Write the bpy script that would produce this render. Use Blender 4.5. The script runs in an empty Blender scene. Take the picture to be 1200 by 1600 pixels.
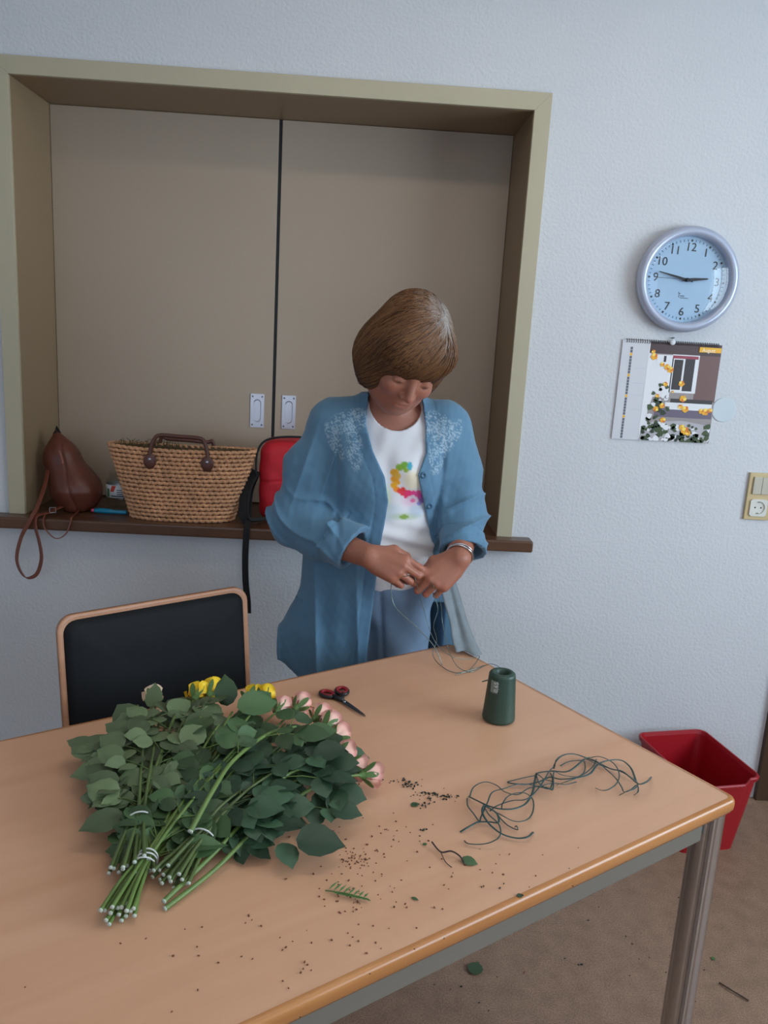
import bpy, bmesh, math, random
import numpy as np
from mathutils import Vector, Matrix, Euler

random.seed(7)
np.random.seed(7)
SC = bpy.context.scene
COL = SC.collection
PI = math.pi

# ------------------------------------------------------------------ camera
cam_d = bpy.data.cameras.new('camera')
cam = bpy.data.objects.new('camera', cam_d)
COL.objects.link(cam)
_r = Vector((0.99794027, -0.03060103, 0.05638086))
_u = Vector((-0.04833095, 0.21926918, 0.9744666))
_f = Vector((0.04218226, 0.9751844, -0.21733857))
cam.matrix_world = Matrix(((_r.x, _u.x, -_f.x, 0), (_r.y, _u.y, -_f.y, -2.5216), (_r.z, _u.z, -_f.z, 1.5105), (0, 0, 0, 1)))
cam_d.sensor_fit = 'VERTICAL'
cam_d.sensor_height = 24.0
cam_d.lens = 1283.3 / 1600 * 24.0
cam_d.clip_start = 0.02
SC.camera = cam

# ------------------------------------------------------------------ colour management and world
SC.view_settings.view_transform = 'Standard'
SC.view_settings.look = 'None'
SC.view_settings.gamma = 1
SC.view_settings.use_curve_mapping = False
SC.view_settings.exposure = EXPOSURE = 0.0
W = bpy.data.worlds.new('daylight')
SC.world = W
W.use_nodes = True
W.node_tree.nodes['Background'].inputs[0].default_value = (0.60, 0.74, 1.0, 1)
W.node_tree.nodes['Background'].inputs[1].default_value = 0.5

def area_light(name, loc, target, sx, sy, power, col):
    d = bpy.data.lights.new(name, 'AREA')
    d.shape = 'RECTANGLE'
    d.size, d.size_y = sx, sy
    d.energy = power
    d.color = col
    o = bpy.data.objects.new(name, d)
    COL.objects.link(o)
    o.location = loc
    o.rotation_euler = (Vector(target) - Vector(loc)).to_track_quat('-Z', 'Y').to_euler()
    return o
# daylight entering through the windows of the right-hand wall and of the wall behind the photographer
area_light('daylight_right', (2.96, -2.1, 1.62), (0.0, -2.1, 1.40), 2.36, 1.34, 112, (0.70, 0.86, 1.0))
area_light('daylight_rear', (-.35, -5.56, 1.6), (-0.35, 0, 1.3), 3.8, 1.38, 34, (0.66, 0.80, 1.0))

# ------------------------------------------------------------------ materials
def lin(c):
    return tuple(((v / 255) / 12.92 if v / 255 <= 0.04045 else ((v / 255 + 0.055) / 1.055) ** 2.4) for v in c)

def mat(name, rgb, rough=0.6, metal=0.0, var=0.0, vscale=8.0, bump=0.0, bscale=60.0, bdist=0.002, spec=0.5, coat=0.0, **kw):
    m = bpy.data.materials.new(name)
    m.use_nodes = True
    nt = m.node_tree
    b = nt.nodes['Principled BSDF']
    c = lin(rgb)
    b.inputs['Base Color'].default_value = (*c, 1)
    b.inputs['Roughness'].default_value = rough
    b.inputs['Metallic'].default_value = metal
    b.inputs['Specular IOR Level'].default_value = spec
    b.inputs['Coat Weight'].default_value = coat
    for k, v in kw.items():
        b.inputs[k.replace('_', ' ')].default_value = v
    tc = nt.nodes.new('ShaderNodeTexCoord')
    if var > 0:
        n = nt.nodes.new('ShaderNodeTexNoise')
        n.inputs['Scale'].default_value = vscale
        n.inputs['Detail'].default_value = 5
        nt.links.new(tc.outputs['Object'], n.inputs['Vector'])
        r = nt.nodes.new('ShaderNodeValToRGB')
        r.color_ramp.elements[0].position = 0.3
        r.color_ramp.elements[1].position = 0.7
        r.color_ramp.elements[0].color = (*[x * (1 - var) for x in c], 1)
        r.color_ramp.elements[1].color = (*[min(1, x * (1 + var)) for x in c], 1)
        nt.links.new(n.outputs['Fac'], r.inputs['Fac'])
        nt.links.new(r.outputs['Color'], b.inputs['Base Color'])
    if bump > 0:
        n2 = nt.nodes.new('ShaderNodeTexNoise')
        n2.inputs['Scale'].default_value = bscale
        n2.inputs['Detail'].default_value = 3
        nt.links.new(tc.outputs['Object'], n2.inputs['Vector'])
        bp = nt.nodes.new('ShaderNodeBump')
        bp.inputs['Strength'].default_value = bump
        bp.inputs['Distance'].default_value = bdist
        nt.links.new(n2.outputs['Fac'], bp.inputs['Height'])
        nt.links.new(bp.outputs['Normal'], b.inputs['Normal'])
    return m

def nodes_of(m):
    return m.node_tree, m.node_tree.nodes['Principled BSDF']

M = {}
M['wall'] = mat('wall_plaster', (205, 205, 207), 0.85, bump=0.6, bscale=105, bdist=0.0035, var=0.015, vscale=3)
M['ceiling'] = mat('ceiling_paint', (220, 218, 212), 0.9)
M['cream'] = mat('cream_laminate', (168, 150, 130), 0.45, var=0.02, vscale=2)
M['frame'] = mat('cream_frame', (178, 168, 142), 0.42, var=0.02, vscale=3)
M['jamb'] = mat('jamb_laminate', (144, 122, 94), 0.45, var=0.02, vscale=3)
M['black'] = mat('black_rubber', (14, 14, 16), 0.6)
M['sill'] = mat('brown_sill', (92, 62, 44), 0.3, var=0.15, vscale=6)
M['alu'] = mat('aluminium', (200, 200, 205), 0.35, 1.0)
M['alu_dark'] = mat('aluminium_recess', (120, 120, 125), 0.5, 1.0)
M['steel'] = mat('grey_steel_paint', (126, 120, 110), 0.4, 0.3)
M['chrome'] = mat('chrome_tube', (205, 206, 210), 0.08, 1.0)
M['darkwood'] = mat('dark_door_frame', (70, 48, 28), 0.5)

def wood_mat(name, c1, c2, ang, sc=(1.2, 16, 16), rough=0.35, streak=0.5):
    m = mat(name, c1, rough)
    nt, b = nodes_of(m)
    tc = nt.nodes.new('ShaderNodeTexCoord')
    mp = nt.nodes.new('ShaderNodeMapping')
    mp.inputs['Rotation'].default_value = (0, 0, ang)
    mp2 = nt.nodes.new('ShaderNodeMapping')
    mp2.inputs['Scale'].default_value = sc
    n = nt.nodes.new('ShaderNodeTexNoise')
    n.inputs['Scale'].default_value = 1.6
    n.inputs['Detail'].default_value = 6
    n.inputs['Distortion'].default_value = 0.6
    r = nt.nodes.new('ShaderNodeValToRGB')
    r.color_ramp.elements[0].position = 0.5 - streak * 0.5
    r.color_ramp.elements[1].position = 0.5 + streak * 0.5
    r.color_ramp.elements[0].color = (*lin(c2), 1)
    r.color_ramp.elements[1].color = (*lin(c1), 1)
    nt.links.new(tc.outputs['Object'], mp.inputs['Vector'])
    nt.links.new(mp.outputs['Vector'], mp2.inputs['Vector'])
    nt.links.new(mp2.outputs['Vector'], n.inputs['Vector'])
    nt.links.new(n.outputs['Fac'], r.inputs['Fac'])
    nt.links.new(r.outputs['Color'], b.inputs['Base Color'])
    return m
M['table'] = wood_mat('beech_laminate', (218, 170, 137), (205, 153, 119), 0.0, (0.9, 9, 9), 0.36, 0.6)
M['edge'] = wood_mat('beech_edge_lipping', (190, 130, 76), (166, 106, 58), 0.0, (1.5, 30, 30), 0.28, 0.5)
M['plywood'] = wood_mat('beech_plywood', (190, 140, 108), (170, 118, 86), 0.0, (2, 12, 12), 0.4)

m = mat('linoleum', (138, 112, 94), 0.6)
nt, b = nodes_of(m)
tc = nt.nodes.new('ShaderNodeTexCoord')
acc = None
for sc_, c1, c2, p in ((260, (130, 100, 80), (156, 126, 104), 0.12), (22, (150, 138, 128), (255, 255, 255), 0.2)):
    n = nt.nodes.new('ShaderNodeTexNoise')
    n.inputs['Scale'].default_value = sc_
    n.inputs['Detail'].default_value = 4
    nt.links.new(tc.outputs['Object'], n.inputs['Vector'])
    r = nt.nodes.new('ShaderNodeValToRGB')
    r.color_ramp.elements[0].position = 0.5 - p
    r.color_ramp.elements[1].position = 0.5 + p
    r.color_ramp.elements[0].color = (*lin(c1), 1)
    r.color_ramp.elements[1].color = (*lin(c2), 1)
    nt.links.new(n.outputs['Fac'], r.inputs['Fac'])
    if acc is None:
        acc = r.outputs['Color']
    else:
        mx = nt.nodes.new('ShaderNodeMix')
        mx.data_type = 'RGBA'
        mx.blend_type = 'MULTIPLY'
        mx.inputs['Factor'].default_value = 0.35
        nt.links.new(acc, mx.inputs['A'])
        nt.links.new(r.outputs['Color'], mx.inputs['B'])
        acc = mx.outputs['Result']
nt.links.new(acc, b.inputs['Base Color'])
M['floor'] = m

# ------------------------------------------------------------------ helpers
def link_mesh(name, me, material=None, parent=None, smooth=False):
    o = bpy.data.objects.new(name, me)
    COL.objects.link(o)
    if material is not None:
        for mm in (material if isinstance(material, (list, tuple)) else [material]):
            me.materials.append(mm)
    if smooth:
        me.polygons.foreach_set('use_smooth', [True] * len(me.polygons))
    if parent is not None:
        o.parent = parent
    return o

def obj(name, bm, material=None, parent=None, smooth=False):
    bmesh.ops.recalc_face_normals(bm, faces=bm.faces)
    me = bpy.data.meshes.new(name)
    bm.to_mesh(me)
    bm.free()
    return link_mesh(name, me, material, parent, smooth)

def pydata(name, v, f, material=None, parent=None, smooth=False):
    me = bpy.data.meshes.new(name)
    me.from_pydata([tuple(p) for p in v], [], f)
    me.update()
    return link_mesh(name, me, material, parent, smooth)

def tag(o, label=None, cat=None, group=None, kind=None):
    if label: o['label'] = label
    if cat: o['category'] = cat
    if group: o['group'] = group
    if kind: o['kind'] = kind
    return o

def thing(name, label, cat, loc=(0, 0, 0), rz=0.0, group=None):
    o = bpy.data.objects.new(name, None)
    COL.objects.link(o)
    o.empty_display_size = 0.05
    o.location = loc
    o.rotation_euler = (0, 0, rz)
    return tag(o, label, cat, group)

def box(bm, lo, hi, bev=0.0, seg=2, M4=None, mi=0):
    b2 = bmesh.new()
    bmesh.ops.create_cube(b2, size=1)
    s = [hi[i] - lo[i] for i in range(3)]
    c = [(hi[i] + lo[i]) / 2 for i in range(3)]
    bmesh.ops.transform(b2, matrix=Matrix.Translation(c) @ Matrix.Diagonal((*s, 1)), verts=b2.verts)
    if bev > 0:
        bmesh.ops.bevel(b2, geom=b2.edges[:], offset=bev, segments=seg, affect='EDGES', profile=0.5)
    for f in b2.faces:
        f.material_index = mi
    merge(bm, b2, M4)

def merge(bm, b2, M4=None):
    if M4 is not None:
        bmesh.ops.transform(b2, matrix=M4, verts=b2.verts)
    me = bpy.data.meshes.new('tmp')
    b2.to_mesh(me)
    b2.free()
    bm.from_mesh(me)
    bpy.data.meshes.remove(me)

def box_obj(name, lo, hi, material, parent=None, bev=0.0, seg=2):
    bm = bmesh.new()
    box(bm, lo, hi, bev, seg)
    return obj(name, bm, material, parent)

def frames_along(pts):
    P = [Vector(p) for p in pts]
    T = []
    for i in range(len(P)):
        a = P[max(i - 1, 0)]
        c = P[min(i + 1, len(P) - 1)]
        d = (c - a)
        T.append(d.normalized() if d.length > 1e-9 else Vector((0, 0, 1)))
    n = T[0].orthogonal().normalized()
    N = []
    for t in T:
        n = (n - t * n.dot(t))
        n = n.normalized() if n.length > 1e-6 else t.orthogonal().normalized()
        N.append(n)
    return P, T, N

def tube(bm, pts, rad, seg=8, cap=True, mi=0, flat=1.0, up=None):
    P, T, N = frames_along(pts)
    rings = []
    for i, p in enumerate(P):
        r = rad[i] if isinstance(rad, (list, tuple)) else rad
        n = N[i]
        if up is not None:
            n = Vector(up) - T[i] * Vector(up).dot(T[i])
            n = n.normalized() if n.length > 1e-5 else N[i]
        b = T[i].cross(n)
        rings.append([bm.verts.new(p + r * (math.cos(a) * b + math.sin(a) * flat * n)) for a in [2 * PI * k / seg for k in range(seg)]])
    for i in range(len(rings) - 1):
        for k in range(seg):
            f = bm.faces.new((rings[i][k], rings[i][(k + 1) % seg], rings[i + 1][(k + 1) % seg], rings[i + 1][k]))
            f.material_index = mi
    if cap:
        bm.faces.new(rings[0][::-1]).material_index = mi
        bm.faces.new(rings[-1]).material_index = mi

def spline(pts, n=8, closed=False):
    P = [Vector(p) for p in pts]
    out = []
    m = len(P)
    rng = range(m if closed else m - 1)
    for i in rng:
        if closed:
            p0, p1, p2, p3 = P[(i - 1) % m], P[i], P[(i + 1) % m], P[(i + 2) % m]
        else:
            p0, p1, p2, p3 = P[max(i - 1, 0)], P[i], P[i + 1], P[min(i + 2, m - 1)]
        for k in range(n):
            t = k / n
            out.append(0.5 * ((2 * p1) + (p2 - p0) * t + (2 * p0 - 5 * p1 + 4 * p2 - p3) * t * t + (3 * p1 - p0 - 3 * p2 + p3) * t ** 3))
    if not closed:
        out.append(P[-1])
    return out

def lathe(bm, prof, seg=32, M4=None, mi=0):
    b2 = bmesh.new()
    rings = []
    for r, z in prof:
        if r < 1e-6:
            rings.append([b2.verts.new((0, 0, z))])
        else:
            rings.append([b2.verts.new((r * math.cos(2 * PI * k / seg), r * math.sin(2 * PI * k / seg), z)) for k in range(seg)])
    for i in range(len(rings) - 1):
        a, c = rings[i], rings[i + 1]
        for k in range(seg):
            k2 = (k + 1) % seg
            if len(a) == 1 and len(c) == 1: continue
            if len(a) == 1: f = b2.faces.new((a[0], c[k], c[k2]))
            elif len(c) == 1: f = b2.faces.new((a[k], c[0], a[k2]))
            else: f = b2.faces.new((a[k], a[k2], c[k2], c[k]))
            f.material_index = mi
    merge(bm, b2, M4)

def prism(bm, poly, z0, z1, M4=None, mi=0):
    b2 = bmesh.new()
    a = [b2.verts.new((x, y, z0)) for x, y in poly]
    c = [b2.verts.new((x, y, z1)) for x, y in poly]
    n = len(poly)
    b2.faces.new(a[::-1]); b2.faces.new(c)
    for i in range(n):
        b2.faces.new((a[i], a[(i + 1) % n], c[(i + 1) % n], c[i]))
    for f in b2.faces: f.material_index = mi
    merge(bm, b2, M4)

def ribbon(bm, pts, w, th, side, mi=0):
    """flat strap: pts centre line, width w along 'side' (vector or list), thickness th"""
    P, T, N = frames_along(pts)
    rings = []
    for i, p in enumerate(P):
        s = Vector(side[i] if isinstance(side, list) else side)
        s = (s - T[i] * s.dot(T[i])).normalized()
        n = T[i].cross(s)
        rings.append([bm.verts.new(p + s * (w / 2 * a) + n * (th / 2 * c)) for a, c in ((-1, -1), (1, -1), (1, 1), (-1, 1))])
    for i in range(len(rings) - 1):
        for k in range(4):
            bm.faces.new((rings[i][k], rings[i][(k + 1) % 4], rings[i + 1][(k + 1) % 4], rings[i + 1][k])).material_index = mi
    bm.faces.new(rings[0][::-1]).material_index = mi
    bm.faces.new(rings[-1]).material_index = mi

def text_mesh(body, size, extrude=0.0, align='CENTER'):
    cu = bpy.data.curves.new('txt', 'FONT')
    cu.body = body
    cu.size = size
    cu.extrude = extrude
    cu.align_x = align
    cu.align_y = 'CENTER'
    cu.resolution_u = 3
    o = bpy.data.objects.new('txt', cu)
    COL.objects.link(o)
    bpy.context.view_layer.update()
    dg = bpy.context.evaluated_depsgraph_get()
    me = bpy.data.meshes.new_from_object(o.evaluated_get(dg))
    bpy.data.objects.remove(o)
    bpy.data.curves.remove(cu)
    return me

def text_obj(name, body, size, M4, material, parent, extrude=0.0004):
    me = text_mesh(body, size, extrude)
    me.transform(M4)
    me.materials.clear()
    return link_mesh(name, me, material, parent)

# wall-facing frame: local x right, local y up, local z out of the back wall (towards -Y)
def on_wall(x, y, z):
    return Matrix(((1, 0, 0, x), (0, 0, -1, y), (0, 1, 0, z), (0, 0, 0, 1)))

# ------------------------------------------------------------------ the room
def struct(o):
    o['kind'] = 'structure'
    return o
X0, X1, Y0, ZC = -2.6, 2.8, -5.4, 2.75
NL, NR, NT, NB, ND = -1.0, 0.469, 2.139, 0.853, 0.30      # niche opening and depth

def slab(name, boxes, material):
    bm = bmesh.new()
    for lo, hi in boxes: box(bm, lo, hi)
    return struct(obj(name, bm, material))
slab('floor', [((X0 - .1, Y0 - .1, -.1), (X1 + .1, .5, 0))], M['floor'])
slab('ceiling', [((X0 - .1, Y0 - .1, ZC), (X1 + .1, .5, ZC + .1))], M['ceiling'])
slab('wall_back', [((X0, 0, 0), (NL - .02, .4, ZC)), ((NR + .02, 0, 0), (1.50, .4, ZC)), ((2.30, 0, 0), (X1, .4, ZC)), ((1.50, 0, 2.1), (2.30, .4, ZC)),
                   ((NL - .02, 0, 0), (NR + .02, .4, NB)), ((NL - .02, 0, NT + .02), (NR + .02, .4, ZC)), ((NL - .02, .36, NB), (NR + .02, .4, NT + .02))], M['wall'])
slab('wall_left', [((X0 - .1, Y0, 0), (X0, .4, ZC))], M['wall'])
# right wall with a window band, rear wall with a window
slab('wall_right', [((X1, Y0, 0), (X1 + .1, -3.3, ZC)), ((X1, -.9, 0), (X1 + .1, .4, ZC)), ((X1, -3.3, 0), (X1 + .1, -.9, .95)), ((X1, -3.3, 2.3), (X1 + .1, -.9, ZC))], M['wall'])
slab('wall_front', [((X0, Y0 - .1, 0), (-2.3, Y0, ZC)), ((1.6, Y0 - .1, 0), (X1, Y0, ZC)), ((-2.3, Y0 - .1, 0), (1.6, Y0, .9)), ((-2.3, Y0 - .1, 2.3), (1.6, Y0, ZC))], M['wall'])
M['winframe'] = mat('white_window_frame', (230, 230, 228), 0.4)
def window(name, axis, p, a0, a1, z0, z1, n):
    bm = bmesh.new()
    w = .05
    def bb(u0, u1, v0, v1):
        if axis == 'x': box(bm, (p, u0, v0), (p + .06, u1, v1))
        else: box(bm, (u0, p, v0), (u1, p + .06, v1))
    bb(a0, a1, z0, z0 + w); bb(a0, a1, z1 - w, z1)
    for i in range(n + 1):
        u = a0 + (a1 - a0 - w) * i / n
        bb(u, u + w, z0, z1)
    return struct(obj(name, bm, M['winframe']))
window('window_1', 'x', X1 + .02, -3.3, -.9, .95, 2.3, 3)
window('window_2', 'y', Y0 - .08, -2.3, 1.6, .9, 2.3, 4)
# dark door in the back wall at the far right
bm = bmesh.new()
box(bm, (1.445, -.02, 0), (1.52, .05, 2.16)); box(bm, (2.28, -.02, 0), (2.355, .05, 2.16)); box(bm, (1.52, -.02, 2.08), (2.28, .05, 2.16))
df = struct(obj('door_1', bm, M['darkwood']))
bm = bmesh.new(); box(bm, (1.52, .02, 0.005), (2.28, .05, 2.08), .004)
obj('door_leaf', bm, mat('door_panel', (120, 96, 66), .45), df)
# niche lining
def jamb(name, lo, hi): return struct(box_obj(name, lo, hi, M['jamb'], None, .001, 1))
jamb('trim_1', (NL - .02, .0, NB), (NL, ND + .03, NT + .02))
jamb('trim_2', (NR, .0, NB), (NR + .02, ND + .03, NT + .02))
jamb('trim_3', (NL, .0, NT), (NR, ND + .03, NT + .02))
# face frame: four mitred boards standing proud of the wall
fo, fi, fth = .048, .0, .014
def board(name, poly):
    bm = bmesh.new()
    prism(bm, poly, 0, fth, on_wall(0, 0.0, 0))
    o = struct(obj(name, bm, M['frame']))
    md = o.modifiers.new('bevel', 'BEVEL'); md.width = .0012; md.segments = 2
    return o
board('trim_4', [(NL, NB + .037), (NL, NT), (NL - fo, NT + fo), (NL - fo, NB + .037)])
board('trim_5', [(NR, NB + .037), (NR + fo, NB + .037), (NR + fo, NT + fo), (NR, NT)])
board('trim_6', [(NL, NT), (NR, NT), (NR + fo, NT + fo), (NL - fo, NT + fo)])
# brown sill board running into the niche
bm = bmesh.new()
box(bm, (NL + .001, -.0, NB + .0005), (NR - .001, ND + .03, NB + .037))
box(bm, (NL - .30, -.062, NB + .0005), (.578, .0, NB + .037), .006, 3)
struct(obj('trim_7', bm, M['sill']))
SILL = NB + .037
# sliding doors closing the niche, black seam between
def sliding(name, x0, x1, hx):
    bm = bmesh.new()
    box(bm, (x0, ND, SILL + .004), (x1, ND + .022, NT - .001), .001, 1)
    d = struct(obj(name, bm, M['cream']))
    bm = bmesh.new()
    w, h = .046, .114
    z = 1.214
    # plate with a slotted recess
    segs = 10
    outer = [(-w / 2, -h / 2), (w / 2, -h / 2), (w / 2, h / 2), (-w / 2, h / 2)]
    sl = []
    for k in range(segs + 1):
        a = PI * k / segs; sl.append((.0125 * math.cos(a), .026 + .0125 * math.sin(a)))
    for k in range(segs + 1):
        a = PI + PI * k / segs; sl.append((.0125 * math.cos(a), -.026 + .0125 * math.sin(a)))
    # frame by radial bridging
    vo, vi, vd = [], [], []
    for (px, py) in sl:
        s = min((w / 2) / max(abs(px), 1e-6), (h / 2) / max(abs(py), 1e-6))
        vo.append(bm.verts.new((px * s, py * s, .003)))
        vi.append(bm.verts.new((px, py, .003)))
        vd.append(bm.verts.new((px * .85, py * .93, .0006)))
    n = len(sl)
    for k in range(n):
        j = (k + 1) % n
        bm.faces.new((vo[k], vo[j], vi[j], vi[k]))
        bm.faces.new((vi[k], vi[j], vd[j], vd[k]))
    bm.faces.new(vd)
    for f in bm.faces: f.material_index = 0
    bb = [bm.verts.new((x, y, zz)) for zz in (0, .003) for x, y in outer]
    for k in range(4):
        j = (k + 1) % 4
        bm.faces.new((bb[k], bb[j], bb[4 + j], bb[4 + k]))
    bmesh.ops.transform(bm, matrix=on_wall(hx, ND, z), verts=bm.verts)
    hd = obj('recessed_handle', bm, M['alu'], d)
    for sx in (-1, 1):
        for sz in (-1, 1):
            bm = bmesh.new()
            lathe(bm, [(0, .0045), (.0028, .004), (.0032, .003), (.0032, .001)], 10, on_wall(hx + sx * .016, ND, z + sz * .048))
            obj('screw', bm, M['alu_dark'], hd)
    return d
sliding('door_2', NL + .001, -.281, -.330)
sliding('door_3', -.2705, NR - .001, -.223)
struct(box_obj('trim_8', (-.281, ND + .003, SILL), (-.2705, ND + .03, NT), M['black']))
# ceiling luminaires (they show up as reflections in the clock glass)
M['lamp'] = mat('lamp_diffuser', (255, 255, 255), .5)
nt, b = nodes_of(M['lamp'])
b.inputs['Emission Color'].default_value = (1, .90, .78, 1)
b.inputs['Emission Strength'].default_value = LAMP = 10.5
LAMPS = [(.35, -1.15), (.35, -3.4)]
for i, (x, y) in enumerate(LAMPS):
    t = thing('ceiling_lamp', 'long white louvred strip lamp under the ceiling, ' + ['above the table', 'farther from the clock wall'][i], 'lamp', (x, y, ZC))
    bm = bmesh.new()
    box(bm, (-.78, -.15, -.07), (.78, -.13, 0)); box(bm, (-.78, .13, -.07), (.78, .15, 0)); box(bm, (-.80, -.15, -.07), (-.78, .15, 0)); box(bm, (.78, -.15, -.07), (.80, .15, 0)); box(bm, (-.78, -.13, -.02), (.78, .13, 0))
    obj('housing', bm, M['winframe'], t)
    for s in (-.06, .06):
        bm = bmesh.new(); tube(bm, [(-.75, s, -.035), (.75, s, -.035)], .016, 10)
        obj('light_tube', bm, M['lamp'], t, True)
    for k in range(12):
        box_obj('louvre', (-.72 + k * .13, -.13, -.068), (-.715 + k * .13, .13, -.03), M['winframe'], t)

# ------------------------------------------------------------------ table
TZ = .74
tab = thing('conference_table', 'large beech-topped table with flowers on it in the foreground', 'table', (.274, -.564, 0), math.radians(212.55))
# local x runs along the long side (away from the right corner A to the left), local y from far edge to near edge
TL, TWID, TTH = 1.62, .80, .026
def rrect(x0, y0, x1, y1, r, n=5):
    out = []
    for cx, cy, a0 in ((x1 - r, y1 - r, 0), (x0 + r, y1 - r, PI / 2), (x0 + r, y0 + r, PI), (x1 - r, y0 + r, 1.5 * PI)):
        for k in range(n + 1):
            a = a0 + PI / 2 * k / n
            out.append((cx + r * math.cos(a), cy + r * math.sin(a)))
    return out
# rotation 212.55 deg: +x -> (-.843,-.538); +y -> (.538,-.843)
bm = bmesh.new(); prism(bm, rrect(.004, .004, TL - .004, TWID - .004, .006), TZ - TTH + .002, TZ)
top = obj('tabletop', bm, M['table'], tab)
# rounded lipping all round
def lipping():
    bm = bmesh.new()
    prof = [(-.006, 0.0), (-.001, -.0002), (.0018, -.0016), (.004, -.006), (.0045, -.013), (.004, -.020), (.001, -.0255), (-.012, -.026)]
    rings = []
    for dx, dz in prof:
        rings.append([bm.verts.new((x, y, TZ + dz + .0003)) for x, y in rrect(-dx, -dx, TL + dx, TWID + dx, .014 + dx * .5)])
    n = len(rings[0])
    for i in range(len(rings) - 1):
        j = i + 1
        for k in range(n):
            bm.faces.new((rings[i][k], rings[i][(k + 1) % n], rings[j][(k + 1) % n], rings[j][k]))
    return obj('edge_lipping', bm, M['edge'], tab, True)
lipping()
rb, rt = TZ - .073, TZ - TTH - .001
i_ = .045
box_obj('frame_rail', (i_ + .02, .030, rb), (TL - i_ - .02, .055, rt), M['steel'], tab, .002)
box_obj('frame_rail', (i_ + .02, TWID - .042, rb), (TL - i_ - .02, TWID - .014, rt), M['steel'], tab, .002)
box_obj('frame_rail', (.030, i_ + .02, rb), (.055, TWID - i_ - .02, rt), M['steel'], tab, .002)
box_obj('frame_rail', (TL - .055, i_ + .02, rb), (TL - .030, TWID - i_ - .02, rt), M['steel'], tab, .002)
def leg_profile():
    pts = []
    R = .027
    for k in range(48):
        a = 2 * PI * k / 48
        d = (math.degrees(a) % 90) - 45
        r = R
        if abs(d) < 6: r = R - .0055
        elif abs(abs(d) - 14) < 4: r = R - .001
        pts.append((r * math.cos(a), r * math.sin(a)))
    return pts
for x, y in ((i_, i_), (i_ - .017, TWID - .028), (TL - i_, i_), (TL - i_, TWID - i_)):
    bm = bmesh.new()
    prism(bm, leg_profile(), .012, rt, Matrix.Translation((x, y, 0)))
    lg = obj('leg', bm, M['chrome'], tab)
    bm = bmesh.new(); lathe(bm, [(0, .0), (.024, .0), (.026, .004), (.026, .013), (0, .013)], 24, Matrix.Translation((x, y, 0)))
    obj('foot_cap', bm, M['black'], lg)
def on_table(x, y):      # world to height
    return TZ

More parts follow.
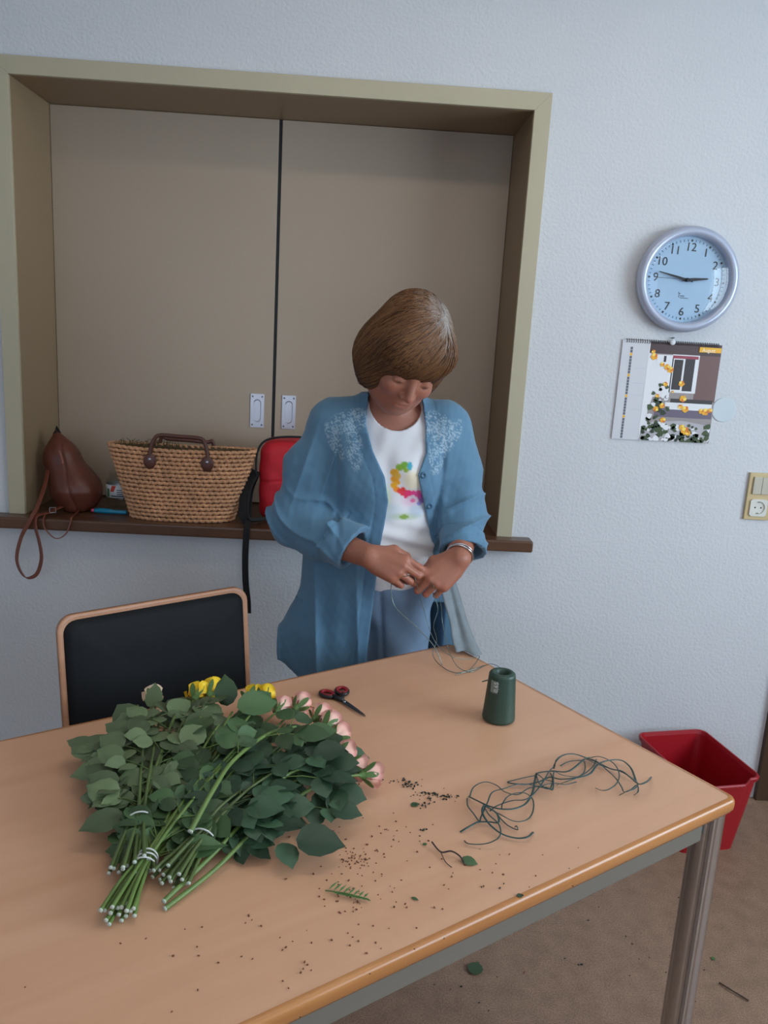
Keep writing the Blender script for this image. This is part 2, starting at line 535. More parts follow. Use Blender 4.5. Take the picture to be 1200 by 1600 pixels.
# ------------------------------------------------------------------ signed-distance sculpting of soft bodies
f32 = np.float32
class Sculpt:
    """smooth union of rounded prims, meshed with surface nets in sparse blocks"""
    def __init__(s): s.pr = []; s.post = None; s.slack = 0.0
    def cap(s, a, b, ra, rb=None, k=.02):
        a = np.array(a, f32); b = np.array(b, f32); rb = ra if rb is None else rb
        ab = b - a; L = float(ab @ ab) + 1e-12
        def f(P):
            t = np.clip(((P - a) @ ab) / L, 0, 1)
            return np.linalg.norm(P - a - t[:, None] * ab, axis=1) - (ra + t * (rb - ra))
        s.pr.append((f, k, 1)); return s
    def ell(s, c, r, k=.02, rot=None, sub=False):
        c = np.array(c, f32); r = np.array(r, f32)
        R = np.eye(3, dtype=f32) if rot is None else np.array(rot, f32)
        def f(P):
            q = (P - c) @ R
            k0 = np.linalg.norm(q / r, axis=1); k1 = np.linalg.norm(q / (r * r), axis=1) + 1e-9
            return k0 * (k0 - 1) / k1
        s.pr.append((f, k, -1 if sub else 1)); return s
    def chain(s, pts, rad, k=.01):
        for i in range(len(pts) - 1): s.cap(pts[i], pts[i + 1], rad[i], rad[i + 1], k)
        return s
    def add(s, f, k=.02, sign=1): s.pr.append((f, k, sign)); return s
    def ev(s, P, pr=None):
        d = None
        for f, k, sg in (s.pr if pr is None else pr):
            e = f(P)
            if d is None: d = e; continue
            if sg > 0:
                h = np.maximum(k - np.abs(d - e), 0) / k
                d = np.minimum(d, e) - h * h * k * .25
            else:
                h = np.maximum(k - np.abs(d + e), 0) / k
                d = np.maximum(d, -e) + h * h * k * .25
        if s.post: d = s.post(P, d)
        return d.astype(f32)
    def mesh(s, lo, hi, h, n=20):
        lo = np.array(lo, float); hi = np.array(hi, float)
        nb = np.ceil((hi - lo) / (h * n)).astype(int)
        rad = h * (n + 2) * .5 * 1.7321
        ax = np.arange(nb[0]); ay = np.arange(nb[1]); az = np.arange(nb[2])
        B = np.stack(np.meshgrid(ax, ay, az, indexing='ij'), -1).reshape(-1, 3)
        C = lo + (B + .5) * n * h
        Cf = C.astype(f32)
        D = s.ev(Cf)
        PD = np.stack([f(Cf) for f, k, sg in s.pr], 1)
        big = np.array([sg < 0 for f, k, sg in s.pr])
        m = n + 2
        gi = np.stack(np.meshgrid(*[np.arange(m)] * 3, indexing='ij'), -1).reshape(-1, 3)
        keyV, V, Q = [], [], []
        dims = (nb * n + 4).astype(np.int64)
        for bi in np.where(np.abs(D) < rad * 1.35 + s.slack)[0]:
            un = PD[bi][~big]
            dmin = un.min()
            pr = [p for j, p in enumerate(s.pr) if (big[j] and PD[bi][j] < rad * 1.4 + p[1]) or (not big[j] and PD[bi][j] < dmin + 2.3 * rad + p[1])]
            if not pr: continue
            if pr[0][2] < 0: pr.sort(key=lambda p: -p[2])
            g0 = B[bi] * n - 1
            P = (lo + (g0 + gi) * h).astype(f32)
            d = s.ev(P, pr).reshape(m, m, m)
            ins = d < 0
            if ins.all() or not ins.any(): continue
            c = m - 1
            cs = [(a, b2, e) for a in (0, 1) for b2 in (0, 1) for e in (0, 1)]
            cd = np.stack([d[a:a + c, b2:b2 + c, e:e + c] for a, b2, e in cs], -1)
            ci = cd < 0
            act = ci.any(-1) & ~ci.all(-1)
            idx = np.argwhere(act)
            if len(idx) == 0: continue
            cdv = cd[act]; acc = np.zeros((len(idx), 3)); cnt = np.zeros(len(idx))
            for p in range(8):
                for q in range(p + 1, 8):
                    if sum(abs(cs[p][t] - cs[q][t]) for t in range(3)) != 1: continue
                    dp, dq = cdv[:, p], cdv[:, q]
                    w = (dp < 0) != (dq < 0)
                    t = np.where(w, dp / np.where(w, dp - dq, 1), 0)
                    pt = np.array(cs[p])[None] + t[:, None] * (np.array(cs[q]) - np.array(cs[p]))[None]
                    acc += np.where(w[:, None], pt, 0); cnt += w
            pos = lo + (g0 + idx + acc / cnt[:, None]) * h
            G = (g0 + 1 + idx).astype(np.int64)
            key = (G[:, 0] * dims[1] + G[:, 1]) * dims[2] + G[:, 2]
            keyV.append(key); V.append(pos)
            def K(i, j, k2):
                return ((g0[0] + 1 + i) * dims[1] + (g0[1] + 1 + j)) * dims[2] + (g0[2] + 1 + k2)
            r = slice(1, n + 1)
            for a in range(3):
                s1 = ins[r, r, r]
                sl = [r, r, r]; sl[a] = slice(2, n + 2)
                s2 = ins[tuple(sl)]
                e = np.argwhere(s1 != s2)
                if len(e) == 0: continue
                flip = s1[tuple(e.T)]
                e = e + 1
                b2, c2 = (a + 1) % 3, (a + 2) % 3
                off = []
                for ob, oc in ((0, 0), (-1, 0), (-1, -1), (0, -1)):
                    t = e.copy(); t[:, b2] += ob; t[:, c2] += oc
                    off.append(K(t[:, 0].astype(np.int64), t[:, 1].astype(np.int64), t[:, 2].astype(np.int64)))
                q = np.stack(off, 1)
                q[~flip] = q[~flip][:, ::-1]
                Q.append(q)
        key = np.concatenate(keyV); V = np.concatenate(V); Q = np.concatenate(Q)
        uk, ui = np.unique(key, return_index=True)
        F = np.searchsorted(uk, Q)
        F = np.clip(F, 0, len(uk) - 1)
        ok = (uk[F] == Q).all(1)
        return V[ui], F[ok]

def np_mesh(name, V, F, material, parent, origin=(0, 0, 0), smooth=True, color=None):
    V = np.asarray(V, float) - np.array(origin)
    me = bpy.data.meshes.new(name)
    me.vertices.add(len(V)); me.vertices.foreach_set('co', V.ravel())
    nq = F.shape[1]
    me.loops.add(F.size); me.loops.foreach_set('vertex_index', F.ravel().astype(np.int32))
    me.polygons.add(len(F))
    me.polygons.foreach_set('loop_start', np.arange(0, F.size, nq, dtype=np.int32))
    me.polygons.foreach_set('loop_total', np.full(len(F), nq, dtype=np.int32))
    me.update(calc_edges=True)
    me.validate()
    if color is not None:
        for nm, cc in color.items():
            at = me.color_attributes.new(nm, 'FLOAT_COLOR', 'POINT')
            at.data.foreach_set('color', np.concatenate([cc, np.ones((len(cc), 1))], 1).ravel().astype(f32))
    return link_mesh(name, me, material, parent, smooth)

def vnoise(P, sc, seed=0):
    """cheap smooth noise from sines"""
    r = np.random.RandomState(seed)
    out = np.zeros(len(P), f32)
    for i in range(6):
        w = r.randn(3) * sc * (1 + .35 * i)
        out += np.sin(P @ w.astype(f32) + r.rand() * 6.28) / (1 + .35 * i)
    return out / 3

# ------------------------------------------------------------------ materials for the person
def attr_mat(name, rough, attr='Col', bump=0, bscale=200, bdist=.001, sheen=0.0, sss=0.0, mult=None, **kw):
    m = mat(name, (128, 128, 128), rough, bump=bump, bscale=bscale, bdist=bdist, **kw)
    nt, b = nodes_of(m)
    a = nt.nodes.new('ShaderNodeVertexColor'); a.layer_name = attr
    nt.links.new(a.outputs['Color'], b.inputs['Base Color'])
    b.inputs['Sheen Weight'].default_value = sheen
    if sss: b.inputs['Subsurface Weight'].default_value = sss; b.inputs['Subsurface Radius'].default_value = (.01, .004, .002); b.inputs['Subsurface Scale'].default_value = .6
    return m
M['skin'] = attr_mat('tanned_skin', .5, bump=.25, bscale=260, bdist=.0012, sss=.12)
M['hair'] = attr_mat('brown_hair', .55, spec=.3)
M['denim'] = attr_mat('washed_denim', .8, bump=.35, bscale=420, bdist=.0008, sheen=.15)
M['tee'] = attr_mat('white_cotton', .8, bump=.15, bscale=300, bdist=.0006)
M['jeans'] = mat('pale_blue_trousers', (112, 134, 158), .85, var=.06, vscale=30, bump=.3, bscale=400, bdist=.0008)
M['lining'] = mat('grey_denim_inside', (126, 134, 138), .9, var=.08, vscale=40, bump=.3, bscale=400, bdist=.0008)
M['shoe'] = mat('dark_shoe_leather', (50, 44, 42), .5)
M['button'] = mat('blue_button', (74, 112, 140), .35)

# ------------------------------------------------------------------ person
BX = np.array((.075, -.40, 0.0))
per = thing('person', 'woman with brown bobbed hair in an open blue denim shirt, looking down at her hands', 'person', BX)

def RX(a): c, s = math.cos(a), math.sin(a); return np.array([[1, 0, 0], [0, c, -s], [0, s, c]])
def RZ(a): c, s = math.cos(a), math.sin(a); return np.array([[c, -s, 0], [s, c, 0], [0, 0, 1]])
def RY(a): c, s = math.cos(a), math.sin(a); return np.array([[c, 0, s], [0, 1, 0], [-s, 0, c]])
HS = 1.13
HC = np.array((.114, -.535, 1.447))
HR = RZ(math.radians(12)) @ RX(math.radians(34)) @ RY(math.radians(12))    # columns: head x (her left), y (back), z (up)
def H(p): return HC + HS * (HR @ np.array(p))
def Hd(r): return r

# joints
R_SH, R_EL, R_WR = (-.050, -.425, 1.262), (-.135, -.465, 1.005), (.052, -.640, .982)
L_SH, L_EL, L_WR = (.232, -.425, 1.270), (.300, -.460, 1.055), (.268, -.632, .984)

body = Sculpt()
b = body
b.ell((.07, -.395, .90), (.155, .105, .12), .06)
b.ell((.08, -.405, 1.03), (.135, .100, .14), .06)
b.ell((.09, -.415, 1.19), (.140, .100, .14), .06)
b.cap((-.035, -.425, 1.262), (.220, -.425, 1.268), .050, .050, .06)
b.cap((.094, -.425, 1.27), H((0, .035, -.055)), .056, .052, .03)
# legs and feet
for hx, kx, axx in ((-.005, -.015, -.025), (.145, .155, .165)):
    b.cap((hx, -.40, .85), (kx, -.42, .47), .080, .055, .04)
    b.cap((kx, -.42, .47), (kx * .5 + axx * .5, -.38, .32), .052, .054, .03)
    b.cap((kx * .5 + axx * .5, -.38, .32), (axx, -.385, .08), .050, .034, .03)
    b.cap((axx, -.38, .05), (axx, -.52, .03), .032, .022, .03)
# arms
b.cap(R_SH, R_EL, .040, .034, .03); b.cap(R_EL, (-.04, -.555, .990), .034, .035, .02); b.cap((-.04, -.555, .990), R_WR, .035, .0285, .025)
b.cap(L_SH, L_EL, .046, .040, .03); b.cap(L_EL, L_WR, .044, .0285, .025)
# head: skull, face, jaw
def he(c, r, k=.015, ang=0, sub=False):
    b.ell(H(c), tuple(HS * v for v in r), k, HR @ RX(ang), sub)
he((0, .022, .030), (.074, .092, .086), .03)
he((0, -.030, -.015), (.062, .062, .085), .03)
he((0, -.048, -.078), (.034, .034, .030), .03)            # chin
he((-.036, -.012, -.062), (.026, .045, .028), .03); he((.036, -.012, -.062), (.026, .045, .028), .03)   # jaw
he((0, -.078, .028), (.048, .014, .014), .02)             # brow ridge
he((-.034, -.068, -.022), (.020, .020, .018), .02); he((.034, -.068, -.022), (.020, .020, .018), .02)   # cheekbones
for sx in (-1, 1):
    he((sx * .030, -.100, .006), (.017, .020, .012), .012, 0, True)   # socket
    he((sx * .029, -.075, .004), (.0135, .0125, .0115), .004)         # eyeball under a lowered lid
    he((sx * .029, -.0845, -.0015), (.013, .005, .0045), .004)
    he((sx * .073, .012, -.008), (.008, .017, .030), .006)            # ear
    b.cap(H((sx * .016, -.082, -.040)), H((sx * .030, -.066, -.064)), .003, .003, .012)
b.cap(H((0, -.084, .016)), H((0, -.106, -.027)), .0080, .0108, .012)   # nose bridge to tip
for sx in (-1, 1): he((sx * .0105, -.095, -.031), (.0078, .009, .0068), .006)
he((0, -.0835, -.0535), (.020, .0080, .0050), .010)                   # lips
he((0, -.0825, -.0630), (.018, .0080, .0055), .010)
b.cap(H((-.020, -.0925, -.0585)), H((.020, -.0925, -.0585)), .0020, .0020, .003); b.pr[-1] = (b.pr[-1][0], .004, -1)

# hands.  x along the hand, y to the thumb side, z out of the back of the hand
KN = []
def hand(wr, X, Zd, thumb_up, curls, spread, thumb, side):
    X = np.array(X, float); X /= np.linalg.norm(X)
    Zd = np.array(Zd, float); Zd -= X * (Zd @ X); Zd /= np.linalg.norm(Zd)
    Y = np.cross(Zd, X) * side
    wr = np.array(wr)
    def L(p): return wr + X * p[0] + Y * p[1] + Zd * p[2]
    nails = []
    heads = [(.084, .026, .000), (.087, .0075, .004), (.082, -.011, .002), (.073, -.028, -.004)]
    bases = [(.012, .013, 0), (.010, .004, .001), (.010, -.006, .001), (.012, -.015, -.001)]
    lens = [(.040, .025, .019), (.044, .028, .020), (.040, .026, .019), (.032, .020, .017)]
    rads = [.0092, .0094, .0088, .0078]
    for i in range(4):
        b.cap(L(bases[i]), L(heads[i]), .0140, .0112, .011); KN.append(L((heads[i][0], heads[i][1], .009)))
        p = np.array(heads[i], float); a = 0.0
        r = rads[i]
        sp = spread[i]
        for j in range(3):
            a += curls[i][j]
            dr = np.array((math.cos(a) * math.cos(sp), math.cos(a) * math.sin(sp), -math.sin(a)))
            q = p + dr * lens[i][j]
            b.cap(L(p), L(q), r * (1.02 - .07 * j), r * (.95 - .08 * j), .0022)
            if j == 1: KN.append(L(p + np.array((0, 0, .006))))
            p = q
        nails.append((L(p), L(p) - L(p - dr)))
    b.cap(L((.03, -.018, -.010)), L((.062, -.020, -.010)), .014, .012, .02)    # heel of the palm
    b.cap(L((.02, .018, -.008)), L(thumb[0]), .016, .0135, .018)
    b.cap(L(thumb[0]), L(thumb[1]), .0118, .0105, .005)
    b.cap(L(thumb[1]), L(thumb[2]), .0105, .0085, .004)
    return L
r_ = math.radians
RL = hand(R_WR, (.86, -.30, -.22), (-.08, -.86, .50), 1,
     [(r_(24), r_(48), r_(30)), (r_(34), r_(66), r_(38)), (r_(42), r_(74), r_(40)), (r_(48), r_(76), r_(40))],
     (-.10, -.08, -.12, -.16), ((.046, .040, -.018), (.076, .040, -.034), (.096, .026, -.044)), 1)
LL = hand(L_WR, (-.70, -.30, -.58), (-.12, -.90, .30), 1,
     [(r_(30), r_(72), r_(40)), (r_(34), r_(80), r_(45)), (r_(38), r_(82), r_(45)), (r_(42), r_(80), r_(45))],
     (.02, .0, -.03, -.06), ((.048, .036, -.012), (.078, .032, -.022), (.100, .014, -.032)), -1)

V, F = body.mesh((-.26, -.84, -.01), (.40, -.24, 1.66), .0026)
# colour: tanned face and arms, redder nose, lips and knuckles
C = np.tile(np.array(lin((160, 102, 80))), (len(V), 1))
def tint(V, C, c, r, col, amt=1.0):
    d = np.linalg.norm(V - np.array(c), axis=1) / r
    w = (np.clip(1.3 - d, 0, 1) * amt)[:, None]
    w = np.clip(w, 0, 1)
    return C * (1 - w) + np.array(lin(col)) * w
for sx in (-1, 1):
    C = tint(V, C, H((sx * .037, -.075, -.030)), .022, (176, 106, 88), .5)
    C = tint(V, C, H((sx * .029, -.086, -.004)), .007, (70, 48, 40), .8)
    for t in np.linspace(-1, 1, 7): C = tint(V, C, H((sx * (.030 + .014 * t), -.088, .024 + .003 * (1 - t * t))), .0055, (104, 76, 58), .5)
C = tint(V, C, H((0, -.112, -.030)), .012, (182, 108, 90), .5)
for kn in KN: C = tint(V, C, kn, .009, (176, 104, 84), .5)
for t in np.linspace(-1, 1, 9): C = tint(V, C, H((.018 * t, -.095, -.0585)), .0065, (150, 84, 76), .5)
np_mesh('body', V, F, M['skin'], per, BX, True, {'Col': C})

# ---- bracelet on her left wrist
bm = bmesh.new()
ax = (np.array(L_EL) - np.array(L_WR)); ax /= np.linalg.norm(ax)
e1 = np.cross(ax, (0, 0, 1.)); e1 /= np.linalg.norm(e1); e2 = np.cross(ax, e1)
cc = np.array(L_WR) + ax * .010 - BX
tube(bm, [cc + .0325 * (math.cos(t) * e1 + math.sin(t) * e2) + ax * .003 * math.sin(2 * t) for t in np.linspace(0, 2 * PI, 41)], .0022, 6, False)
tube(bm, [cc + ax * .006 + .0325 * (math.cos(t) * e1 + math.sin(t) * e2) for t in np.linspace(0, 2 * PI, 41)], .0016, 6, False)
tag(obj('bracelet', bm, M['chrome'], per, True), 'thin silver bracelet')

# ---- hair: smooth bob volume plus combed strands
hv = Sculpt()
def hv_e(c, r, k=.03): hv.ell(H(c), tuple(HS * v for v in r), k, HR)
hv_e((.006, .020, .040), (.079, .104, .094))
hv_e((-.052, .012, -.020), (.044, .072, .076), .04)
hv_e((.050, .014, -.018), (.040, .070, .072), .04)
hv_e((0, .058, -.035), (.080, .060, .070), .04)
hv_e((-.026, -.060, .050), (.058, .040, .042), .04)
hv_e((.030, -.052, .055), (.046, .040, .040), .04)
def hpost(P, d):
    q = (P - HC.astype(f32)) @ (HR / HS).astype(f32)
    # keep face free: below the fringe line in front
    fr = -.006 + .55 * np.clip(q[:, 0] + .012, -1, 0) - .15 * np.abs(q[:, 0] - .015)
    face = np.maximum(np.maximum(q[:, 1] + .036, q[:, 2] - fr), np.abs(q[:, 0] + 0.0) - .060)
    d = np.maximum(d, -face)
    hem = -.088 + .018 * np.sin(q[:, 0] * 40) * .3 - .12 * np.clip(q[:, 1], 0, .06)
    d = np.maximum(d, hem - q[:, 2])
    inner = np.sqrt((q[:, 0] / .070) ** 2 + ((q[:, 1] + .0) / .085) ** 2) - 1
    d = np.maximum(d, -np.maximum(inner * .07, q[:, 2] + .055))
    return d
hv.post = hpost
V, F = hv.mesh(HC - .19, HC + .19, .0032)
GREY, HB, HD, HLt = [np.array(lin(c)) for c in ((158, 154, 150), (96, 60, 34), (58, 38, 24), (150, 110, 70))]
C = np.tile(HD, (len(V), 1))
hair_o = np_mesh('hair', V, F, M['hair'], per, BX, True, {'Col': C})
def hray(D):
    lo_, hi_ = np.zeros(len(D), f32), np.full(len(D), .22, f32)
    org = H((0, .012, .0)).astype(f32)
    sv = hv.post; hv.post = None
    for _ in range(18):
        md = (lo_ + hi_) / 2
        dd = hv.ev((org + D * md[:, None]).astype(f32))
        lo_ = np.where(dd < 0, md, lo_); hi_ = np.where(dd < 0, hi_, md)
    hv.post = sv
    return org, (lo_ + hi_) / 2
rs = np.random.RandomState(3)
NS, NP = 6500, 14
s_ = rs.rand(NS)                              # position along the parting, 0 crown .. 1 forehead
side = np.where(rs.rand(NS) < .62, -1.0, 1.0)
root = np.stack([.026 + .012 * s_ + side * .002 + rs.randn(NS) * .0015, .055 - .135 * s_, .120 - .055 * s_ ** 2], 1)
# ends: azimuth on the hem, from the back (u=0) round the side to the fringe (u=1)
u = np.clip(s_ * .9 + rs.randn(NS) * .14 + .03, 0, 1)
az = np.where(side < 0, np.radians(92) + u * np.radians(172), np.radians(88) - u * np.radians(172))
backside = rs.rand(NS) < .30
az = np.where(backside, np.radians(rs.uniform(20, 160, NS)), az)
root[backside, 1] = .06 + .02 * rs.rand(backside.sum())
cx_, sy_ = np.cos(az), np.sin(az)
front = np.clip(-sy_, 0, 1)
ez = -.092 - .015 * np.clip(sy_, 0, 1) + .088 * np.clip((front - .55 - .22 * (cx_ < 0) * np.abs(cx_)) / .4, 0, 1)
ez = ez + rs.randn(NS) * (.007 + .007 * front)
end = np.stack([cx_ * .085, sy_ * .095 + .012, ez], 1)
# root directions in ray space (about (0,.012,0))
o_ = np.array((0, .012, 0.))
d0 = root - o_; d0 /= np.linalg.norm(d0, axis=1)[:, None]
d1 = end - o_; d1 /= np.linalg.norm(d1, axis=1)[:, None]
om = np.arccos(np.clip((d0 * d1).sum(1), -1, 1))
T_ = np.linspace(0, 1, NP)
pts = np.zeros((NS, NP, 3))
lift = rs.rand(NS) * .0035
wav = rs.randn(NS) * .004
for j, t in enumerate(T_):
    d = (np.sin((1 - t) * om)[:, None] * d0 + np.sin(t * om)[:, None] * d1) / np.sin(om)[:, None]
    sidev = np.cross(d0, d1); sidev /= np.linalg.norm(sidev, axis=1)[:, None]
    d = d + sidev * (np.sin(t * PI) * wav * 6)[:, None]
    d /= np.linalg.norm(d, axis=1)[:, None]
    Dw = (d @ HR.T).astype(f32)
    org, R_ = hray(Dw)
    tuck = np.where(t > .85, -(t - .85) * .05, 0)
    pts[:, j] = org + Dw * (R_ + .0006 + lift * math.sin(t * PI) + tuck)[:, None]
# thin three-sided strands
nrm = pts - HC; nrm /= np.linalg.norm(nrm, axis=2)[:, :, None]
tg = np.gradient(pts, axis=1); tg /= np.linalg.norm(tg, axis=2)[:, :, None] + 1e-9
bn = np.cross(tg, nrm); bn /= np.linalg.norm(bn, axis=2)[:, :, None] + 1e-9
wd = (np.where(T_ > .8, 1 - (T_ - .8) * 3.2, 1) * .0011)[None, :, None]
v0 = pts - bn * wd; v1 = pts + bn * wd; v2 = pts + nrm * wd * .9
SV = np.stack([v0, v1, v2], 2).reshape(-1, 3)
base = (np.arange(NS)[:, None] * NP + np.arange(NP - 1)[None]).reshape(-1) * 3
SF = np.concatenate([np.stack([base + a, base + (a + 1) % 3, base + 3 + (a + 1) % 3, base + 3 + a], 1) for a in range(3)])
mixv = rs.rand(NS)
cs_ = HB[None] * (1 - .55 * mixv[:, None]) + HLt[None] * (.55 * mixv[:, None])
cs_ = np.where((rs.rand(NS) < .25)[:, None], HD[None] * .7 + HB[None] * .3, cs_)
greyw = np.clip(1.0 - T_[None] / (.09 + .15 * rs.rand(NS)[:, None]), 0, 1) * np.clip((s_[:, None] - .0) * 3 + .5, 0, 1)
greyw = greyw * (rs.rand(NS) < .8)[:, None]
CC = cs_[:, None] * (1 - greyw[..., None]) + GREY[None, None] * greyw[..., None]
CC = np.repeat(CC[:, :, None], 3, 2).reshape(-1, 3)
hs = np_mesh('hair_strands', SV, SF, M['hair'], hair_o, (0, 0, 0), True, {'Col': CC})
hs.data.transform(Matrix.Translation(-Vector(BX)))
hs['kind'] = 'stuff'

# ---- T-shirt
tee = Sculpt()
tee.ell((.082, -.425, .93), (.160, .120, .12), .06)
tee.ell((.085, -.43, 1.04), (.150, .118, .14), .06)
tee.ell((.092, -.425, 1.18), (.152, .112, .15), .06)
tee.ell((.045, -.505, 1.165), (.062, .048, .062), .05); tee.ell((.150, -.505, 1.170), (.062, .048, .062), .05)
tee.cap((-.02, -.425, 1.272), (.205, -.425, 1.276), .052, .052, .05)
tee.cap((.093, -.425, 1.28), (.100, -.440, 1.335), .068, .060, .03)
def tpost(P, d):
    x, y, z = P[:, 0], P[:, 1], P[:, 2]
    # folds: horizontal drape at the waist and soft diagonal pulls
    w = np.exp(-((z - .985) / .05) ** 2)
    d = d - .0035 * w * np.sin((z + .25 * (x - .1) + .4 * (x - .1) ** 2) * 150)
    d = d - .003 * np.sin((x * .8 + z * .6) * 70 + 1.0) * np.exp(-((z - 1.2) / .09) ** 2)
    d = d - .0032 * vnoise(P, 30, 2)
    d = np.maximum(d, (.838 + .10 * (x - .08) ** 2 * 8) - z)
    # neckline
    q = np.sqrt(((x - .103) / .066) ** 2 + ((y + .465) / .078) ** 2 + ((z - 1.338 - .25 * (y + .43)) / .062) ** 2) - 1
    return np.maximum(d, -q * .062)
tee.post = tpost
V, F = tee.mesh((-.12, -.62, .80), (.30, -.26, 1.38), .0032)
C = np.tile(np.array(lin((226, 224, 226))), (len(V), 1))
def blob(x, z, rx, rz, col, amt=1.0, hard=6.0):
    global C
    e = np.sqrt(((V[:, 0] - x) / rx) ** 2 + ((V[:, 2] - z) / rz) ** 2)
    w = np.clip((1.0 - e) * hard, 0, 1) * amt * (V[:, 1] < -.45)
    C = C * (1 - w[:, None]) + np.array(lin(col)) * w[:, None]
PRINT = []
PRINT = [(.085, 1.098, .020, .05, (214, 226, 170), .7, 2), (.09, 1.072, .05, .03, (190, 206, 214), .6, 2), (.14, 1.06, .05, .012, (170, 190, 150), .6, 2), (.150, 1.10, .03, .02, (236, 190, 214), .6, 2), (.17, 1.075, .03, .02, (176, 196, 214), .6, 2),
    (.150, 1.155, .030, .032, (240, 226, 190), .8, 2),
    (.117, 1.186, .011, .009, (140, 176, 60)), (.128, 1.192, .011, .009, (120, 170, 60)), (.141, 1.190, .007, .011, (70, 170, 190)), (.132, 1.180, .007, .006, (150, 180, 60)),
    (.105, 1.172, .012, .010, (232, 170, 50)), (.107, 1.156, .012, .010, (236, 160, 40)), (.113, 1.164, .009, .008, (228, 176, 70)), (.106, 1.140, .010, .009, (244, 176, 40)), (.115, 1.148, .007, .006, (240, 170, 50)), (.113, 1.130, .009, .008, (250, 150, 50)),
    (.122, 1.126, .009, .008, (236, 66, 60)), (.131, 1.122, .011, .010, (236, 60, 80)), (.128, 1.132, .007, .006, (230, 60, 60)), (.143, 1.121, .010, .009, (240, 60, 120)), (.137, 1.113, .006, .006, (236, 60, 110)), (.154, 1.122, .007, .007, (240, 70, 140)),
    (.166, 1.120, .010, .010, (236, 90, 160)), (.174, 1.112, .009, .010, (224, 90, 176)), (.178, 1.101, .009, .009, (168, 120, 196)), (.172, 1.093, .007, .006, (160, 150, 210)),
    (.136, 1.059, .013, .006, (130, 160, 70)), (.155, 1.101, .007, .006, (240, 120, 170))]
for p_ in PRINT: blob(*p_)
tee_o = np_mesh('t_shirt', V, F, M['tee'], per, BX, True, {'Col': C})
tag(tee_o, 'white t-shirt with a colourful puzzle-piece ring print')
# ribbed collar
# ---- trousers
tr = Sculpt()
tr.ell((.07, -.40, .88), (.168, .122, .14), .06)
for hx, kx, axx in ((-.005, -.015, -.025), (.145, .155, .165)):
    tr.cap((hx, -.40, .84), (kx, -.42, .47), .094, .072, .035); tr.cap((kx, -.42, .47), (axx, -.385, .08), .070, .064, .02)
def trpost(P, d):
    d = d - .003 * np.sin(P[:, 2] * 45 + P[:, 0] * 60) * np.exp(-((P[:, 2] - .78) / .12) ** 2) - .002 * vnoise(P, 26, 5)
    d = d + .007 * np.exp(-((P[:, 0] - .085 - .1 * (.9 - P[:, 2])) / .006) ** 2) * np.clip((.88 - P[:, 2]) / .05, 0, 1)
    return np.maximum(d, np.maximum(.07 - P[:, 2], P[:, 2] - .99))
tr.post = trpost
V, F = tr.mesh((-.16, -.60, .04), (.30, -.24, 1.02), .005)
np_mesh('trousers', V, F, M['jeans'], per, BX)
for sx, axx in ((0, -.025), (1, .165)):
    sh = Sculpt(); sh.cap((axx, -.375, .045), (axx, -.53, .035), .042, .036, .03); sh.cap((axx, -.38, .05), (axx, -.385, .10), .044, .042, .03)
    sh.post = lambda P, d: np.maximum(np.maximum(d, .002 - P[:, 2]), P[:, 2] - .11)
    V, F = sh.mesh((axx - .08, -.62, -.01), (axx + .08, -.28, .14), .005)
    np_mesh('shoe', V, F, M['shoe'], per, BX)

# ---- open denim shirt
jk = Sculpt()
jk.ell((.07, -.405, .90), (.190, .140, .16), .07)
jk.ell((.075, -.405, .66), (.248, .150, .25), .07)
jk.ell((.08, -.42, 1.05), (.172, .135, .16), .07)
jk.ell((.090, -.422, 1.18), (.176, .132, .15), .06)
jk.ell((.035, -.505, 1.16), (.066, .052, .07), .05); jk.ell((.155, -.505, 1.165), (.066, .052, .07), .05)
jk.cap((-.045, -.425, 1.268), (.230, -.425, 1.276), .064, .064, .06)
jk.cap((.094, -.425, 1.29), (.098, -.428, 1.34), .076, .072, .03)
# right sleeve (picture left)
jk.cap(R_SH, (-.098, -.43, 1.15), .058, .068, .04)
jk.cap((-.098, -.43, 1.15), (-.133, -.452, 1.02), .068, .068, .04)
jk.cap((-.133, -.452, 1.015), (-.036, -.552, .988), .070, .056, .035)
def cuff(c, d, r, back, k):
    c = np.array(c, f32); d = np.array(d, f32); d /= np.linalg.norm(d)
    def f(P):
        v = P - c; t = v @ d
        rr = np.linalg.norm(v - t[:, None] * d, axis=1)
        return np.maximum(rr - (r + .05 * np.clip(t + back, -.02, .1)), np.maximum(t, -back - t))
    jk.add(f, k)
# left sleeve
jk.cap(L_SH, (.264, -.43, 1.16), .058, .066, .04)
jk.cap((.264, -.43, 1.16), (.288, -.455, 1.06), .066, .066, .04)
jk.cap((.288, -.455, 1.06), (.286, -.530, 1.015), .066, .054, .03)

XL = [(0.55, .055), (0.70, .063), (0.83, .072), (0.90, .076), (0.96, .078), (1.04, .088), (1.10, .094), (1.16, .082), (1.22, .050), (1.28, .030), (1.36, .034)]
XR = [(0.55, .33), (0.70, .300), (0.83, .255), (0.90, .235), (0.96, .222), (1.02, .205), (1.08, .188), (1.14, .170), (1.17, .162), (1.22, .180), (1.28, .178), (1.36, .166)]
zl_, xl_ = np.array(XL).T; zr_, xr_ = np.array(XR).T
jr, jw = np.array(R_WR), np.array((.014, -.588, .984)); jd = np.array((.84, -.42, -.36)); jd /= np.linalg.norm(jd)
kw_ = np.array((.284, -.575, .985)); kd = np.array((-.05, -.62, -.70)); kd /= np.linalg.norm(kd)
cuff(jw, jd, .058, .070, .006)
cuff(kw_, kd, .057, .055, .006)
def cyl(P, c, d, r):
    v = P - c.astype(f32); t = v @ d.astype(f32)
    return np.linalg.norm(v - t[:, None] * d.astype(f32), axis=1) - r, t
def rf(u): return 2.2 * (1 - np.abs(np.sin(u * .5))) ** 2.2 - .7
